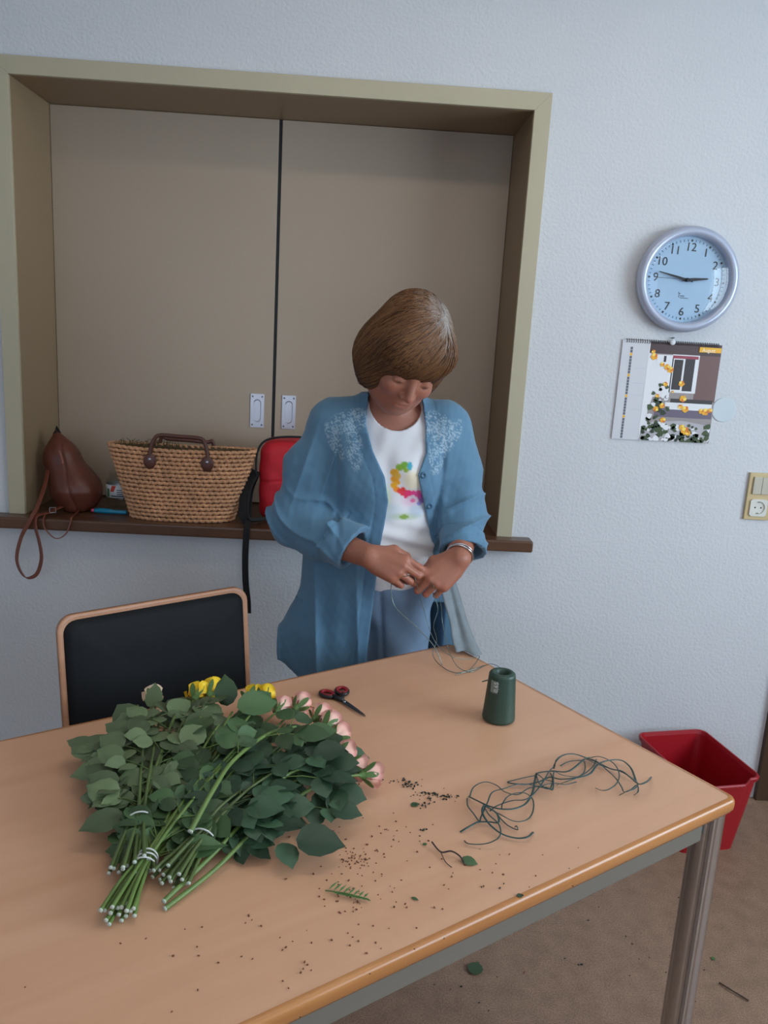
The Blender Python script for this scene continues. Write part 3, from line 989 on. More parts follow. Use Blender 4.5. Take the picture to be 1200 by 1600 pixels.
def jpost(P, d):
    x, y, z = P[:, 0], P[:, 1], P[:, 2]
    # cloth folds
    d = d - .0045 * vnoise(P, 22, 11) - .0012 * vnoise(P, 60, 12)
    tb = np.clip((1.0 - z) / .3, 0, 1) * (np.abs(x - .08) < .26)
    d = d - .0075 * tb * rf(x * 58 + 1.2 + z * 4)                      # long hanging folds in the skirt
    sl = np.clip((.0 - x) / .05, 0, 1)                                     # right sleeve
    u_ = (z + .55 * (x + .13) - .35 * (y + .45))
    d = d - sl * .0048 * rf(u_ * 95 + 2 * np.sin(x * 30)) * np.exp(-((z - 1.03) / .075) ** 2)
    d = d - sl * .0042 * rf((x * 1.2 - z * .35) * 80) * np.exp(-((z - 1.17) / .08) ** 2)
    sr = np.clip((x - .225) / .04, 0, 1)
    d = d - sr * .0055 * rf((z - .5 * (x - .28) + .3 * (y + .45)) * 92 + 1.5) * np.exp(-((z - 1.07) / .075) ** 2)
    # armhole creases between sleeve and chest
    for px_, sg in ((-.035, 1), (.225, -1)):
        s2 = np.abs(x - px_ - sg * (1.2 - z) * .05)
        cr = np.exp(-(s2 / .009) ** 2) * np.clip((1.25 - z) / .05, 0, 1) * np.clip((z - .98) / .05, 0, 1) * (y < -.44)
        d = d + .007 * cr
    # front opening down to the T-shirt
    xa = np.interp(z, zl_, xl_).astype(f32); xb = np.interp(z, zr_, xr_).astype(f32)
    op = np.maximum(np.maximum(xa - x, x - xb), y + .435)
    d = np.maximum(d, -op)
    # front band seam
    seam = np.exp(-((x - xa + .030) / .0018) ** 2) * (y < -.45) + np.exp(-((x - xb - .030) / .0018) ** 2) * (y < -.45)
    d = d + .0012 * seam
    # neck hole
    q = np.sqrt(((x - .100) / .068) ** 2 + ((y + .445) / .085) ** 2) - 1
    d = np.maximum(d, -np.maximum(q * .06, 1.27 - z))
    d = np.maximum(d, z - 1.352)
    # hem
    hem = .655 - .38 * np.clip(x + .16, 0, .3) + .05 * np.cos((x + .05) * 9) * 0 - .35 * np.clip(-.42 - y, 0, .2) + .02 * np.sin(x * 14)
    d = np.maximum(d, hem - z)
    # hollow below: carve the inside of the skirt
    ins_ = np.sqrt(((x - .07) / .20) ** 2 + ((y + .405) / .120) ** 2) - 1
    d = np.maximum(d, -np.maximum(ins_ * .12, z - .80))
    # right of the picture the front panel hangs open: remove the front there
    op2 = np.maximum(np.maximum(.20 - x, z - .93), y + .42)
    d = np.maximum(d, -op2)
    # cuff openings
    for c_, d_, r_c in ((jw, jd, .046), (kw_, kd, .048)):
        cy_, t_ = cyl(P, c_, d_, r_c)
        d = np.maximum(d, -np.maximum(cy_, np.maximum(-.035 - t_, t_ - .004)))
        # cuff seam
        d = d + .003 * np.exp(-((t_ + .060) / .003) ** 2) * (cy_ < .03)
    return d
jk.post = jpost; jk.slack = .03
V, F = jk.mesh((-.24, -.66, .58), (.42, -.22, 1.37), .0032)
C = np.tile(np.array(lin((86, 124, 150))), (len(V), 1))
n1 = vnoise(V.astype(f32), 55, 21)[:, None]; n2 = vnoise(V.astype(f32), 9, 22)[:, None]
C = C * (1 + .05 * n1 + .05 * n2)
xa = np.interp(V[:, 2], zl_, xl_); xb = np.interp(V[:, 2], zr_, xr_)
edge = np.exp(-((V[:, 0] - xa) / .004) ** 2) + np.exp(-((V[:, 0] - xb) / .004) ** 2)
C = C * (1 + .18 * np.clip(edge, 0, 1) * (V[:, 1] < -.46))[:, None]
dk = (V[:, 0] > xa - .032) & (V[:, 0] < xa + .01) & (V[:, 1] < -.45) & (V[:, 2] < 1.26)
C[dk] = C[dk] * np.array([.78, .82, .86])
# embroidery on both shoulder yokes
def emb(cx, cz, rx, rz, tilt):
    global C
    dx, dz = V[:, 0] - cx, V[:, 2] - cz
    a, b2 = dx * math.cos(tilt) + dz * math.sin(tilt), -dx * math.sin(tilt) + dz * math.cos(tilt)
    e = 1 - np.sqrt((a / rx) ** 2 + (b2 / rz) ** 2)
    Pn = V.astype(f32)
    pat = (np.sin(a * 420 + 3 * np.sin(b2 * 260)) * np.sin(b2 * 380 + 3 * np.sin(a * 240)) > .12)
    w = (np.clip(e * 5, 0, 1) * pat * (V[:, 1] < -.40) * .42)[:, None]
    C = C * (1 - w) + np.array(lin((196, 212, 222))) * w
emb(-.010, 1.285, .062, .030, .35); emb(.004, 1.225, .022, .060, .15); emb(-.045, 1.235, .018, .05, .5)
emb(.205, 1.285, .050, .035, -.35); emb(.210, 1.225, .026, .062, -.1); emb(.245, 1.26, .02, .05, -.5)
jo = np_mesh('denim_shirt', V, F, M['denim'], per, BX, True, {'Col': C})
tag(jo, 'open washed-blue denim shirt with pale embroidery on the shoulders')
JV = V
def surf_y(x, z, VV=None):
    VV = JV if VV is None else VV
    d = (VV[:, 0] - x) ** 2 + (VV[:, 2] - z) ** 2 + (VV[:, 1] > -.43) * 1.0
    i = np.argsort(d)[:6]
    return VV[i, 1].min()
for bz in (1.170, 1.088, 1.005):
    bx = np.interp(bz, zr_, xr_) + .014
    y_ = surf_y(bx, bz)
    bm = bmesh.new()
    lathe(bm, [(0, .0012), (.0028, .0012), (.0034, .0026), (.0068, .0028), (.0078, .0016), (.0078, -.003), (0, -.003)], 20, on_wall(bx - BX[0], y_ - .0012 - BX[1], bz))
    obj('button', bm, M['button'], jo, True)
# hanging open front panel, inside out, its corner lying on the table
def panel():
    A_ = spline([(.222, -.570, .945), (.238, -.575, .88), (.262, -.585, .81), (.268, -.61, .775), (.276, -.640, .752)], 5)
    B_ = spline([(.262, -.50, .935), (.287, -.51, .87), (.312, -.550, .80), (.330, -.60, .760), (.342, -.648, .745)], 5)
    nA = len(A_); v = []; fcs = []; m_ = 9
    for i in range(nA):
        for j in range(m_ + 1):
            t = j / m_
            p = A_[i].lerp(B_[i], t)
            p = p + Vector((0, -.010 * math.sin(t * 9 + i * .08), .0)) 
            v.append(p - Vector(BX))
    for i in range(nA - 1):
        for j in range(m_):
            a = i * (m_ + 1) + j
            fcs.append((a, a + 1, a + m_ + 2, a + m_ + 1))
    o = pydata('shirt_front_flap', v, fcs, M['lining'], jo, True)
    md = o.modifiers.new('thick', 'SOLIDIFY'); md.thickness = .0016
    tag(o, 'grey-blue inner side of the shirt front hanging open')
panel()

# ------------------------------------------------------------------ chair behind the table
M['vinyl'] = mat('black_upholstery', (17, 19, 22), .7, spec=.25, bump=.2, bscale=300, bdist=.0008)
a_ = math.atan2(.28, .373)
ch = thing('conference_chair', 'empty chair with black padded back in a beech plywood shell, pushed up to the table', 'chair', (-.4435, -.67, 0), a_)
# local x along the back, local y away from the table, back surface around y = 0
def curved_panel(name, w, z0, z1, r, th, y_at, material, parent, bulge=0.0):
    poly = rrect(-w / 2, z0, w / 2, z1, r, 6)
    bm = bmesh.new()
    ring = []
    k_in = .92
    def pt(x, z, off):
        t = (z - z0) / (z1 - z0)
        return Vector((x, y_at + .045 * (t - 1) - .05 * (x / (w / 2)) ** 2 * .35 + off, z))
    cz = (z0 + z1) / 2
    layers = []
    for s, off in ((1.0, th), (1.0, .002), (.995, 0), (.97, -bulge * .6), (.92, -bulge), (.5, -bulge * 1.1), (.02, -bulge * 1.1)):
        layers.append([bm.verts.new(pt(x * s, cz + (z - cz) * s, off)) for x, z in poly])
    for i in range(len(layers) - 1):
        for k in range(len(poly)):
            j = (k + 1) % len(poly)
            bm.faces.new((layers[i][k], layers[i][j], layers[i + 1][j], layers[i + 1][k]))
    bm.faces.new(layers[-1]); bm.faces.new(layers[0][::-1])
    return obj(name, bm, material, parent, True)
sh_ = curved_panel('backrest', .466, .47, .862, .035, .011, 0, M['plywood'], ch)
curved_panel('back_pad', .440, .475, .850, .028, .012, -.0015, M['vinyl'], ch, .014)
bm = bmesh.new(); box(bm, (-.225, -.50, .435), (.225, -.06, .447), .004); obj('seat', bm, M['plywood'], ch)
bm = bmesh.new(); box(bm, (-.215, -.49, .4475), (.215, -.07, .478), .012, 3); obj('seat_pad', bm, M['vinyl'], ch, True)
for s in (-1, 1):
    bm = bmesh.new(); tube(bm, spline([(s * .20, .045, .0), (s * .20, .02, .25), (s * .20, -.02, .43), (s * .20, -.022, .52), (s * .195, .014, .70)], 8), .011, 12)
    lg = obj('leg', bm, M['chrome'], ch, True)
    bm = bmesh.new(); tube(bm, spline([(s * .20, -.47, .0), (s * .20, -.46, .25), (s * .20, -.44, .424), (s * .20, -.30, .424), (s * .20, -.05, .424)], 8), .011, 12)
    lg = obj('leg', bm, M['chrome'], ch, True)

# ------------------------------------------------------------------ red waste bin
M['bin'] = mat('red_plastic', (158, 16, 28), .38, bump=.1, bscale=300, bdist=.0005)
ang = math.atan2(.032 + .018, .243)
bn_ = thing('waste_bin', 'open red plastic waste bin on the floor against the wall beyond the table corner', 'bin', (1.128, -.198, 0), math.atan2(.046, .240))
def bin_ring(w, d, r, z, notch=0.0):
    out = []
    for x, y in rrect(-w / 2, -d / 2, w / 2, d / 2, r, 5):
        out.append((x, y, z))
    return out
def bin_mesh():
    bm = bmesh.new()
    W_, D_, H_ = .240, .302, .262
    def ring(s, z, off=0.0, sub=True):
        w, d = W_ * s + off, D_ * s + off
        pts = rrect(-w / 2, -d / 2, w / 2, d / 2, .028, 6)
        # densify so the notch in the front edge keeps its shape
        out = []
        n = len(pts)
        for i in range(n):
            a, b2 = Vector(pts[i]), Vector(pts[(i + 1) % n])
            L = (b2 - a).length
            m_ = 1
            if L > .05: m_ = 26
            for k in range(m_): out.append(a.lerp(b2, k / m_))
        res = []
        for p in out:
            zz = z
            if z > H_ - .05 and p.y < -d / 2 + .03:
                t = abs(p.x) / (W_ / 2)
                dip = .020 * (1 - max(0, min(1, (t - .58) / .10)))
                zz = z - dip
            res.append(bm.verts.new((p.x, p.y, zz)))
        return res
    R = [ring(.80, .006, -.01), ring(.80, 0.0), ring(.80, .004), ring(.90, .13), ring(.985, H_ - .016), ring(.985, H_ - .014, .010), ring(1.0, H_ - .004, .010), ring(1.0, H_, .006), ring(1.0, H_, -.002), ring(.985, H_ - .012, -.004), ring(.80, .010, -.006)]
    R = R[1:]
    for i in range(len(R) - 1):
        n = len(R[i])
        for k in range(n):
            bm.faces.new((R[i][k], R[i][(k + 1) % n], R[i + 1][(k + 1) % n], R[i + 1][k]))
    bm.faces.new(R[0][::-1]); bm.faces.new(R[-1])
    return bm
obj('bin_body', bin_mesh(), M['bin'], bn_)

# ------------------------------------------------------------------ wall clock
M['clockrim'] = mat('silver_grey_plastic', (176, 182, 200), .32, .25)
M['clockface'] = mat('pale_blue_dial', (162, 190, 214), .6)
M['ink'] = mat('black_ink', (24, 26, 32), .5)
def glass_mat(name, tint=(1, 1, 1), gloss=.5):
    m = bpy.data.materials.new(name); m.use_nodes = True
    nt = m.node_tree; nt.nodes.remove(nt.nodes['Principled BSDF'])
    out = nt.nodes['Material Output']
    tr_ = nt.nodes.new('ShaderNodeBsdfTransparent'); tr_.inputs[0].default_value = (*tint, 1)
    gl = nt.nodes.new('ShaderNodeBsdfGlossy'); gl.inputs['Roughness'].default_value = .03
    lw = nt.nodes.new('ShaderNodeLayerWeight'); lw.inputs[0].default_value = .5
    pw = nt.nodes.new('ShaderNodeMath'); pw.operation = 'POWER'; pw.inputs[1].default_value = 4.0
    fr = nt.nodes.new('ShaderNodeMath'); fr.operation = 'MULTIPLY_ADD'; fr.inputs[1].default_value = .4; fr.inputs[2].default_value = .04
    nt.links.new(lw.outputs['Facing'], pw.inputs[0]); nt.links.new(pw.outputs[0], fr.inputs[0])
    mx = nt.nodes.new('ShaderNodeMixShader')
    nt.links.new(fr.outputs[0], mx.inputs[0]); nt.links.new(tr_.outputs[0], mx.inputs[1]); nt.links.new(gl.outputs[0], mx.inputs[2])
    nt.links.new(mx.outputs[0], out.inputs[0])
    return m
M['glass'] = glass_mat('clear_glass')
ck = thing('wall_clock', 'round silver-rimmed wall clock with a pale blue dial showing a quarter to three', 'clock', (.968, 0, 1.703))
def CW(z=0): return Matrix(((1, 0, 0, 0), (0, 0, -1, -z), (0, 1, 0, 0), (0, 0, 0, 1)))
R180 = Matrix.Rotation(math.radians(-1.5), 4, 'Z')
bm = bmesh.new()
prof = [(.128, .002), (.140, .002), (.148, .010), (.1525, .020), (.1515, .030), (.146, .038), (.139, .0415), (.131, .040), (.125, .034), (.1235, .026), (.1235, .010)]
lathe(bm, prof, 96, CW()); obj('rim', bm, M['clockrim'], ck, True)
bm = bmesh.new(); lathe(bm, [(0, .012), (.1245, .012)], 96, CW()); obj('dial', bm, M['clockface'], ck)
bm = bmesh.new(); lathe(bm, [(.1238, .030)] + [(.1238 * math.cos(t), .030 + .011 * math.sin(t)) for t in np.linspace(.05, PI / 2 - .01, 12)] + [(0, .041)], 64, CW()); obj('glass', bm, M['glass'], ck, True)
for k in range(1, 13):
    a = math.radians(30 * k)
    text_obj('numeral', str(k), .034, CW(.0128) @ R180 @ Matrix.Translation((.093 * math.sin(a), .093 * math.cos(a), 0)), M['ink'], ck, .0002)
M['tick'] = mat('grey_minute_mark', (70, 92, 120), .6)
for k in range(60):
    a = math.radians(6 * k)
    bm = bmesh.new()
    L_, w_ = (.0075, .0034) if k % 5 == 0 else (.0065, .0009)
    box(bm, (-w_, .1155 - L_, .0123), (w_, .1155, .0127) , 0, 1, None) if k % 5 else box(bm, (-.0026, .1095, .0123), (.0026, .1155, .0127))
    bmesh.ops.transform(bm, matrix=CW() @ R180 @ Matrix.Rotation(-a, 4, 'Z'), verts=bm.verts)
    obj('hour_mark' if k % 5 == 0 else 'minute_mark', bm, M['ink'] if k % 5 == 0 else M['tick'], ck)
def hand_(name, deg, poly, z):
    bm = bmesh.new(); prism(bm, poly, z, z + .0008, CW() @ R180 @ Matrix.Rotation(-math.radians(deg), 4, 'Z')); obj(name, bm, M['ink'], ck)
hand_('hour_hand', 83, [(-.0035, -.015), (.0035, -.015), (.0045, .02), (.0022, .060), (0, .066), (-.0022, .060), (-.0045, .02)], .018)
hand_('minute_hand', 281, [(-.0028, -.018), (.0028, -.018), (.0032, .03), (.0012, .088), (-.0012, .088), (-.0032, .03)], .020)
hand_('second_hand', 270, [(-.0007, -.03), (.0007, -.03), (.0005, .092), (-.0005, .092)], .022)
bm = bmesh.new(); lathe(bm, [(.0055, .013), (.0055, .0235), (0, .0240)], 16, CW()); obj('hub', bm, M['ink'], ck, True)
bm = bmesh.new()
for x0, y0, x1, y1 in ((-.018, -.040, -.011, -.0385), (-.0155, -.052, -.0140, -.040), (-.0115, -.0475, .002, -.0455), (-.0115, -.0530, .014, -.0515), (-.0185, -.037, -.0165, -.0355)):
    box(bm, (x0, y0, .0123), (x1, y1, .0126))
bmesh.ops.transform(bm, matrix=CW() @ R180, verts=bm.verts)
obj('dial_mark', bm, M['ink'], ck)

# ------------------------------------------------------------------ calendar
ca = thing('wall_calendar', 'spiral-bound wall calendar page with orange flowers in front of a house window, below the clock', 'calendar', (.802, 0, 1.218))
CWD, CHT = .306, .303
def colmat(rgb, r=.45): return mat('print_%d_%d_%d' % rgb, rgb, r)
M['paper'] = mat('calendar_paper', (206, 204, 208), .5)
for i in range(3):
    box_obj('page', (0, -.0052 + i * .0015, 0), (CWD - .001 * i, -.0042 + i * .0015, CHT - .001), M['paper'], ca)
def ppoly(bm, pts, layer, mi):
    z = -.0054 - layer * .00012
    vs = [bm.verts.new((u * CWD, z, v * CHT)) for u, v in pts]
    f = bm.faces.new(vs); f.material_index = mi
def prect(bm, u0, v0, u1, v1, layer, mi): ppoly(bm, [(u0, v0), (u1, v0), (u1, v1), (u0, v1)], layer, mi)
pm = [colmat(c) for c in ((178, 172, 176), (74, 54, 54), (226, 224, 226), (52, 44, 44), (150, 60, 76), (104, 92, 110), (150, 140, 138), (60, 76, 36), (236, 160, 30), (214, 110, 24), (238, 176, 30), (96, 96, 108), (216, 196, 150), (40, 54, 30), (250, 214, 90), (110, 78, 74))]
bm = bmesh.new()
# date column
for k in range(31):
    v1 = .93 - k * .0297; prect(bm, .085, v1 - .026, .108, v1, 1, 10 if k in (2, 9, 16, 23) else 11)
for k in (7, 12, 16, 21): prect(bm, .15, .93 - k * .0297, .26, .932 - k * .0297, 1, 0)
ppoly(bm, [(.27, .995), (1, .995), (1, .0), (.27, 0)], 1, 6)
ppoly(bm, [(.27, .0), (.36, 0), (.33, .3), (.40, .6), (.34, .9), (.27, .99)], 2, 2)
prect(bm, .28, .88, 1, .995, 3, 1); prect(bm, .78, .42, 1, .88, 3, 15)
prect(bm, .36, .45, .53, .87, 4, 2); prect(bm, .52, .50, .79, .88, 4, 2); prect(bm, .54, .53, .63, .83, 5, 3); prect(bm, .65, .52, .75, .84, 5, 3); prect(bm, .52, .84, .78, .87, 5, 4)
prect(bm, .44, .50, .50, .86, 5, 2); prect(bm, .43, .80, .455, .86, 6, 3)
prect(bm, .55, .40, .98, .44, 4, 3); prect(bm, .50, .36, .98, .40, 5, 2); prect(bm, .40, .25, .99, .34, 4, 5); prect(bm, .55, .33, .99, .36, 5, 2)
ppoly(bm, [(.27, .0), (.99, .0), (.99, .18), (.7, .22), (.4, .2), (.3, .14)], 4, 0)
rr = random.Random(5)
for k in range(150):      # leaves
    u, v = rr.uniform(.30, .99), rr.uniform(.0, .22) ** 1.15 if k < 110 else rr.uniform(.12, .58)
    if k >= 110: u = rr.uniform(.34, .58)
    r = rr.uniform(.015, .034); a0 = rr.uniform(0, PI)
    P_ = [(u + r * math.cos(a0 + t) * (1.4 if i % 2 else .8) * .9, v + r * math.sin(a0 + t)) for i, t in enumerate(np.linspace(0, 2 * PI, 7)[:-1])]
    P_ = [(min(max(x, .28), .995), min(max(y, .003), .99)) for x, y in P_]
    ppoly(bm, P_, 7 + k % 5, (7, 13, 7, 2)[k % 4])
for (x, y, r) in ((410, 1000, .030), (430, 1015, .032), (380, 985, .022), (500, 1097, .030), (510, 1190, .034), (495, 1240, .024), (525, 1255, .034), (650, 1265, .036), (625, 1262, .026), (680, 1255, .024), (380, 1240, .028), (340, 1262, .028), (525, 1390, .040), (505, 1370, .030), (545, 1405, .026), (385, 1330, .028), (400, 1105, .024), (350, 1180, .02), (330, 940, .034), (325, 910, .02), (445, 1150, .012)):
    v = 1 - (y - 845) / 620; u = (x - (140 - 75 * (1 - v))) / 610
    for j in range(5):
        a0 = j * 2 * PI / 5 + x; cu, cv = u + r * .55 * math.cos(a0), v + r * .55 * math.sin(a0)
        ppoly(bm, [(cu + r * .55 * math.cos(t), cv + r * .5 * math.sin(t)) for t in np.linspace(0, 2 * PI, 8)[:-1]], 14 + j, (8, 10, 8, 9, 14)[j])
ppoly(bm, [(.775, .915), (.995, .915), (.995, .965), (.775, .965)], 22, 10)
obj('picture', bm, pm, ca)
text_obj('month_name', 'August', .016, Matrix(((1, 0, 0, .266), (0, 0, -1, -.0084), (0, 1, 0, .2835), (0, 0, 0, 1))) @ Matrix.Diagonal((.9, 1, 1, 1)), mat('white_print', (250, 240, 220), .5), ca, .0001)
bm = bmesh.new()
for k in range(42):
    x = .012 + k * (CWD - .024) / 41
    if abs(x - .150) < .012: continue
    tube(bm, [(x, -.005 + .0045 * math.cos(t), CHT - .003 + .0055 * math.sin(t)) for t in np.linspace(0, 2 * PI, 9)], .0009, 4, False)
tag(obj('spiral_binding', bm, M['ink'], ca), None, None, None, 'stuff')
pn = thing('picture_hook', 'small white wall pin holding up the calendar just under the clock', 'hook', (.952, 0, 1.520))
bm = bmesh.new(); lathe(bm, [(0, .016), (.005, .0155), (.0085, .013), (.009, .010), (.006, .008), (.003, .008), (.003, .0)], 20, CW()); obj('pin_head', bm, mat('white_plastic', (214, 216, 220), .4), pn, True)
bm = bmesh.new(); tube(bm, [(-.002, -.001, .012), (.003, -.012, .0135)], .0015, 8); obj('nail', bm, M['ink'], pn)
bm = bmesh.new(); lathe(bm, [(0, .003), (.036, .003), (.0375, .0022), (.0378, .0)], 48, CW())
dd_ = obj('wall_disc', bm, mat('white_disc', (196, 204, 208), .5)); dd_.location = (1.143, 0, 1.325)
tag(dd_, 'flat round white disc stuck to the wall at the calendar edge', 'disc')

# ------------------------------------------------------------------ switch and socket
M['plate'] = mat('beige_plate', (198, 174, 128), .4)
M['switch'] = mat('cream_plastic', (186, 178, 160), .35)
M['socket'] = mat('white_socket', (212, 208, 198), .35)
sp = thing('switch_and_socket', 'beige wall plate with two light rockers above a round power socket', 'socket', (1.2955, 0, 1.059))
bm = bmesh.new(); box(bm, (-.0405, -.009, -.0755), (.0405, 0, .0755), .002); obj('plate', bm, M['plate'], sp)
for x0, x1 in ((-.0275, -.0003), (.0003, .0275)):
    box_obj('rocker', (x0, -.0145, .0080), (x1, -.009, .0630), M['switch'], sp, .0015)
bm = bmesh.new()
sq = 28
outer, inn, inn2 = [], [], []
for k in range(sq):
    t = 2 * PI * k / sq + PI / 4 / sq * 0
    c_, s_2 = math.cos(t), math.sin(t); m_ = max(abs(c_), abs(s_2))
    outer.append(((c_ / m_) * .0275, (s_2 / m_) * .0275)); inn.append((c_ * .0205, s_2 * .0205))
V0 = [bm.verts.new((x, -.009, z)) for x, z in outer]; V1 = [bm.verts.new((x, -.0135, z)) for x, z in outer]; V2 = [bm.verts.new((x, -.0135, z)) for x, z in inn]; V3 = [bm.verts.new((x * .97, -.0094, z * .97)) for x, z in inn]
for A, B_ in ((V0, V1), (V1, V2), (V2, V3)):
    for k in range(sq): bm.faces.new((A[k], A[(k + 1) % sq], B_[(k + 1) % sq], B_[k]))
bm.faces.new(V3)
bmesh.ops.translate(bm, verts=bm.verts, vec=(0, 0, -.0355))
so_ = obj('socket_insert', bm, M['socket'], sp)
for x in (-.0095, .0095):
    bm = bmesh.new(); lathe(bm, [(0, .0003), (.0026, .0003), (.0026, 0)], 12, Matrix.Translation((x, -.0094, -.0355)) @ CW()); obj('pin_hole', bm, M['ink'], so_)
for z in (-.0180, .0180): box_obj('earth_clip', (-.003, -.0125, -.0355 + z - .0012), (.003, -.0088, -.0355 + z + .0012), M['alu_dark'], so_)

# ------------------------------------------------------------------ things on the sill
# brown leather bag
M['leather'] = mat('brown_leather', (98, 50, 36), .42, var=.12, vscale=25, bump=.25, bscale=160, bdist=.001)
M['strapm'] = mat('brown_strap', (122, 64, 46), .45)
bagO = np.array((-.885, .09, SILL))
bg = thing('leather_backpack', 'brown leather rucksack slumped against the left end of the niche', 'bag', bagO)
sc = Sculpt()
sc.cap((-.940, .11, 1.128), (-.918, .10, 1.06), .010, .045, .03)
sc.cap((-.925, .10, 1.05), (-.880, .085, .965), .052, .066, .04)
sc.cap((-.880, .085, .965), (-.862, .080, .950), .066, .064, .04)
sc.cap((-.868, .060, .950), (-.868, .055, .915), .052, .026, .03)
def bpost(P, d):
    d = d + .004 * np.exp(-((P[:, 0] + .882 + .30 * (P[:, 2] - 1.0)) / .004) ** 2) * (P[:, 1] < .08) - .003 * vnoise(P, 26, 4)
    return np.maximum(d, SILL + .001 - P[:, 2])
sc.post = bpost
V, F = sc.mesh((-1.0, -.01, .88), (-.76, .19, 1.16), .004)
np_mesh('bag_body', V, F, M['leather'], bg, bagO)
def loc(pts, o): return [tuple(np.array(p) - np.array(o)) for p in pts]
bm = bmesh.new(); tube(bm, loc([(-.940, .10, 1.13), (-.936, .10, 1.150), (-.930, .11, 1.130)], bagO), .004, 8); obj('top_tab', bm, M['black'], bg)
bm = bmesh.new(); tube(bm, loc([(-.905, .032, 1.085), (-.897, .028, 1.06), (-.892, .024, 1.045)], bagO), .005, 8); obj('zip_pull', bm, M['strapm'], bg)
zz = SILL + .006
st1 = spline([(-.955, .09, 1.06), (-.95, .03, .985), (-.955, -.03, .92), (-.958, -.062, .899), (-.964, -.075, .880), (-.990, -.075, .831), (-1.006, -.074, .760), (-.985, -.074, .708), (-.950, -.074, .715), (-.932, -.074, .765), (-.936, -.075, .82), (-.948, -.074, .875), (-.945, -.062, .899), (-.925, -.03, SILL + .012), (-.905, .01, SILL + .020), (-.895, .045, SILL + .020)], 7)
bm = bmesh.new(); ribbon(bm, loc(st1, bagO), .016, .003, (.75, -.66, .0)); obj('strap', bm, M['strapm'], bg, False)
st2 = spline([(-.925, -.045, SILL + .010), (-.924, -.066, SILL - .004), (-.915, -.076, .86), (-.885, -.077, .834), (-.855, -.076, .850), (-.842, -.068, SILL - .004), (-.843, -.05, SILL + .005), (-.850, .03, SILL + .006)], 7)
bm = bmesh.new(); ribbon(bm, loc(st2, bagO), .013, .0028, (.2, -.95, .25)); obj('strap', bm, M['strapm'], bg, False)
bm = bmesh.new()
bk_ = [(-.918, -.03, SILL + .012), (-.900, -.03, SILL + .014), (-.900, -.03, SILL + .030), (-.918, -.03, SILL + .028), (-.918, -.03, SILL + .012)]
tube(bm, loc(bk_, bagO), .0016, 6); obj('buckle', bm, M['alu'], bg)

# glass jar
jarO = (-.757, .150, SILL)
jr_ = thing('glass_jar', 'small empty glass jar with a white label between rucksack and basket', 'jar', jarO); jr_.scale = (1.08, 1.08, 1.1)
bm = bmesh.new()
lathe(bm, [(0, .003), (.030, .003), (.036, .007), (.038, .015), (.038, .075), (.036, .084), (.028, .092), (.027, .096), (.029, .098), (.029, .108)], 40)
mg = mat('jar_glass', (235, 245, 240), .03); mg.node_tree.nodes['Principled BSDF'].inputs['Transmission Weight'].default_value = 1.0
obj('jar_body', bm, glass_mat('jar_glass_thin', (.93, .95, .94)), jr_, True)
bm = bmesh.new(); lathe(bm, [(.0384, .034), (.0386, .034), (.0386, .072), (.0384, .072)], 40)
obj('label', bm, mat('label_paper', (222, 224, 222), .5), jr_, True)
def on_cyl(bm, a0, a1, z0, z1, r, mi=0, slant=0):
    n = 6; vs = []
    for k in range(n + 1):
        a = a0 + (a1 - a0) * k / n
        vs.append((bm.verts.new((r * math.cos(a), r * math.sin(a), z0)), bm.verts.new((r * math.cos(a + slant), r * math.sin(a + slant), z1))))
    for k in range(n): bm.faces.new((vs[k][0], vs[k + 1][0], vs[k + 1][1], vs[k][1])).material_index = mi
bm = bmesh.new()
on_cyl(bm, -2.05, -1.72, .052, .070, .0389, 0, .18); on_cyl(bm, -2.35, -2.1, .036, .060, .0389, 1)
for z in (.044, .050, .056): on_cyl(bm, -1.5, -.75, z, z + .0022, .0389, 2)
on_cyl(bm, -1.95, -.9, .038, .041, .0389, 2)
obj('label_print', bm, [mat('red_ink', (206, 70, 56)), mat('green_ink', (70, 120, 70)), M['ink']], jr_)

# turquoise marker
mkO = (-.760, .040, SILL)
mk = thing('marker_pen', 'turquoise marker pen with a pink tip lying on the sill', 'pen', mkO, math.radians(-4))
bm = bmesh.new(); lathe(bm, [(0, -.046), (.006, -.0455), (.0072, -.042), (.0078, .0), (.0074, .010), (.0066, .011), (.0064, .055), (.0055, .058), (0, .0585)], 20, Matrix.Translation((0, 0, .0085)) @ Matrix.Rotation(PI / 2, 4, 'Y'))
obj('pen_body', bm, mat('turquoise_plastic', (10, 124, 158), .35), mk, True)
bm = bmesh.new(); lathe(bm, [(0, -.056), (.0045, -.055), (.0055, -.046), (0, -.0458)], 16, Matrix.Translation((0, 0, .0085)) @ Matrix.Rotation(PI / 2, 4, 'Y'))
obj('pen_tip', bm, mat('pink_plastic', (224, 80, 120), .4), mk, True)
bm = bmesh.new(); box(bm, (-.035, -.0015, .0155), (.005, .0015, .0175), .0006); obj('pocket_clip', bm, mat('turquoise_plastic_dark', (8, 104, 136), .35), mk)

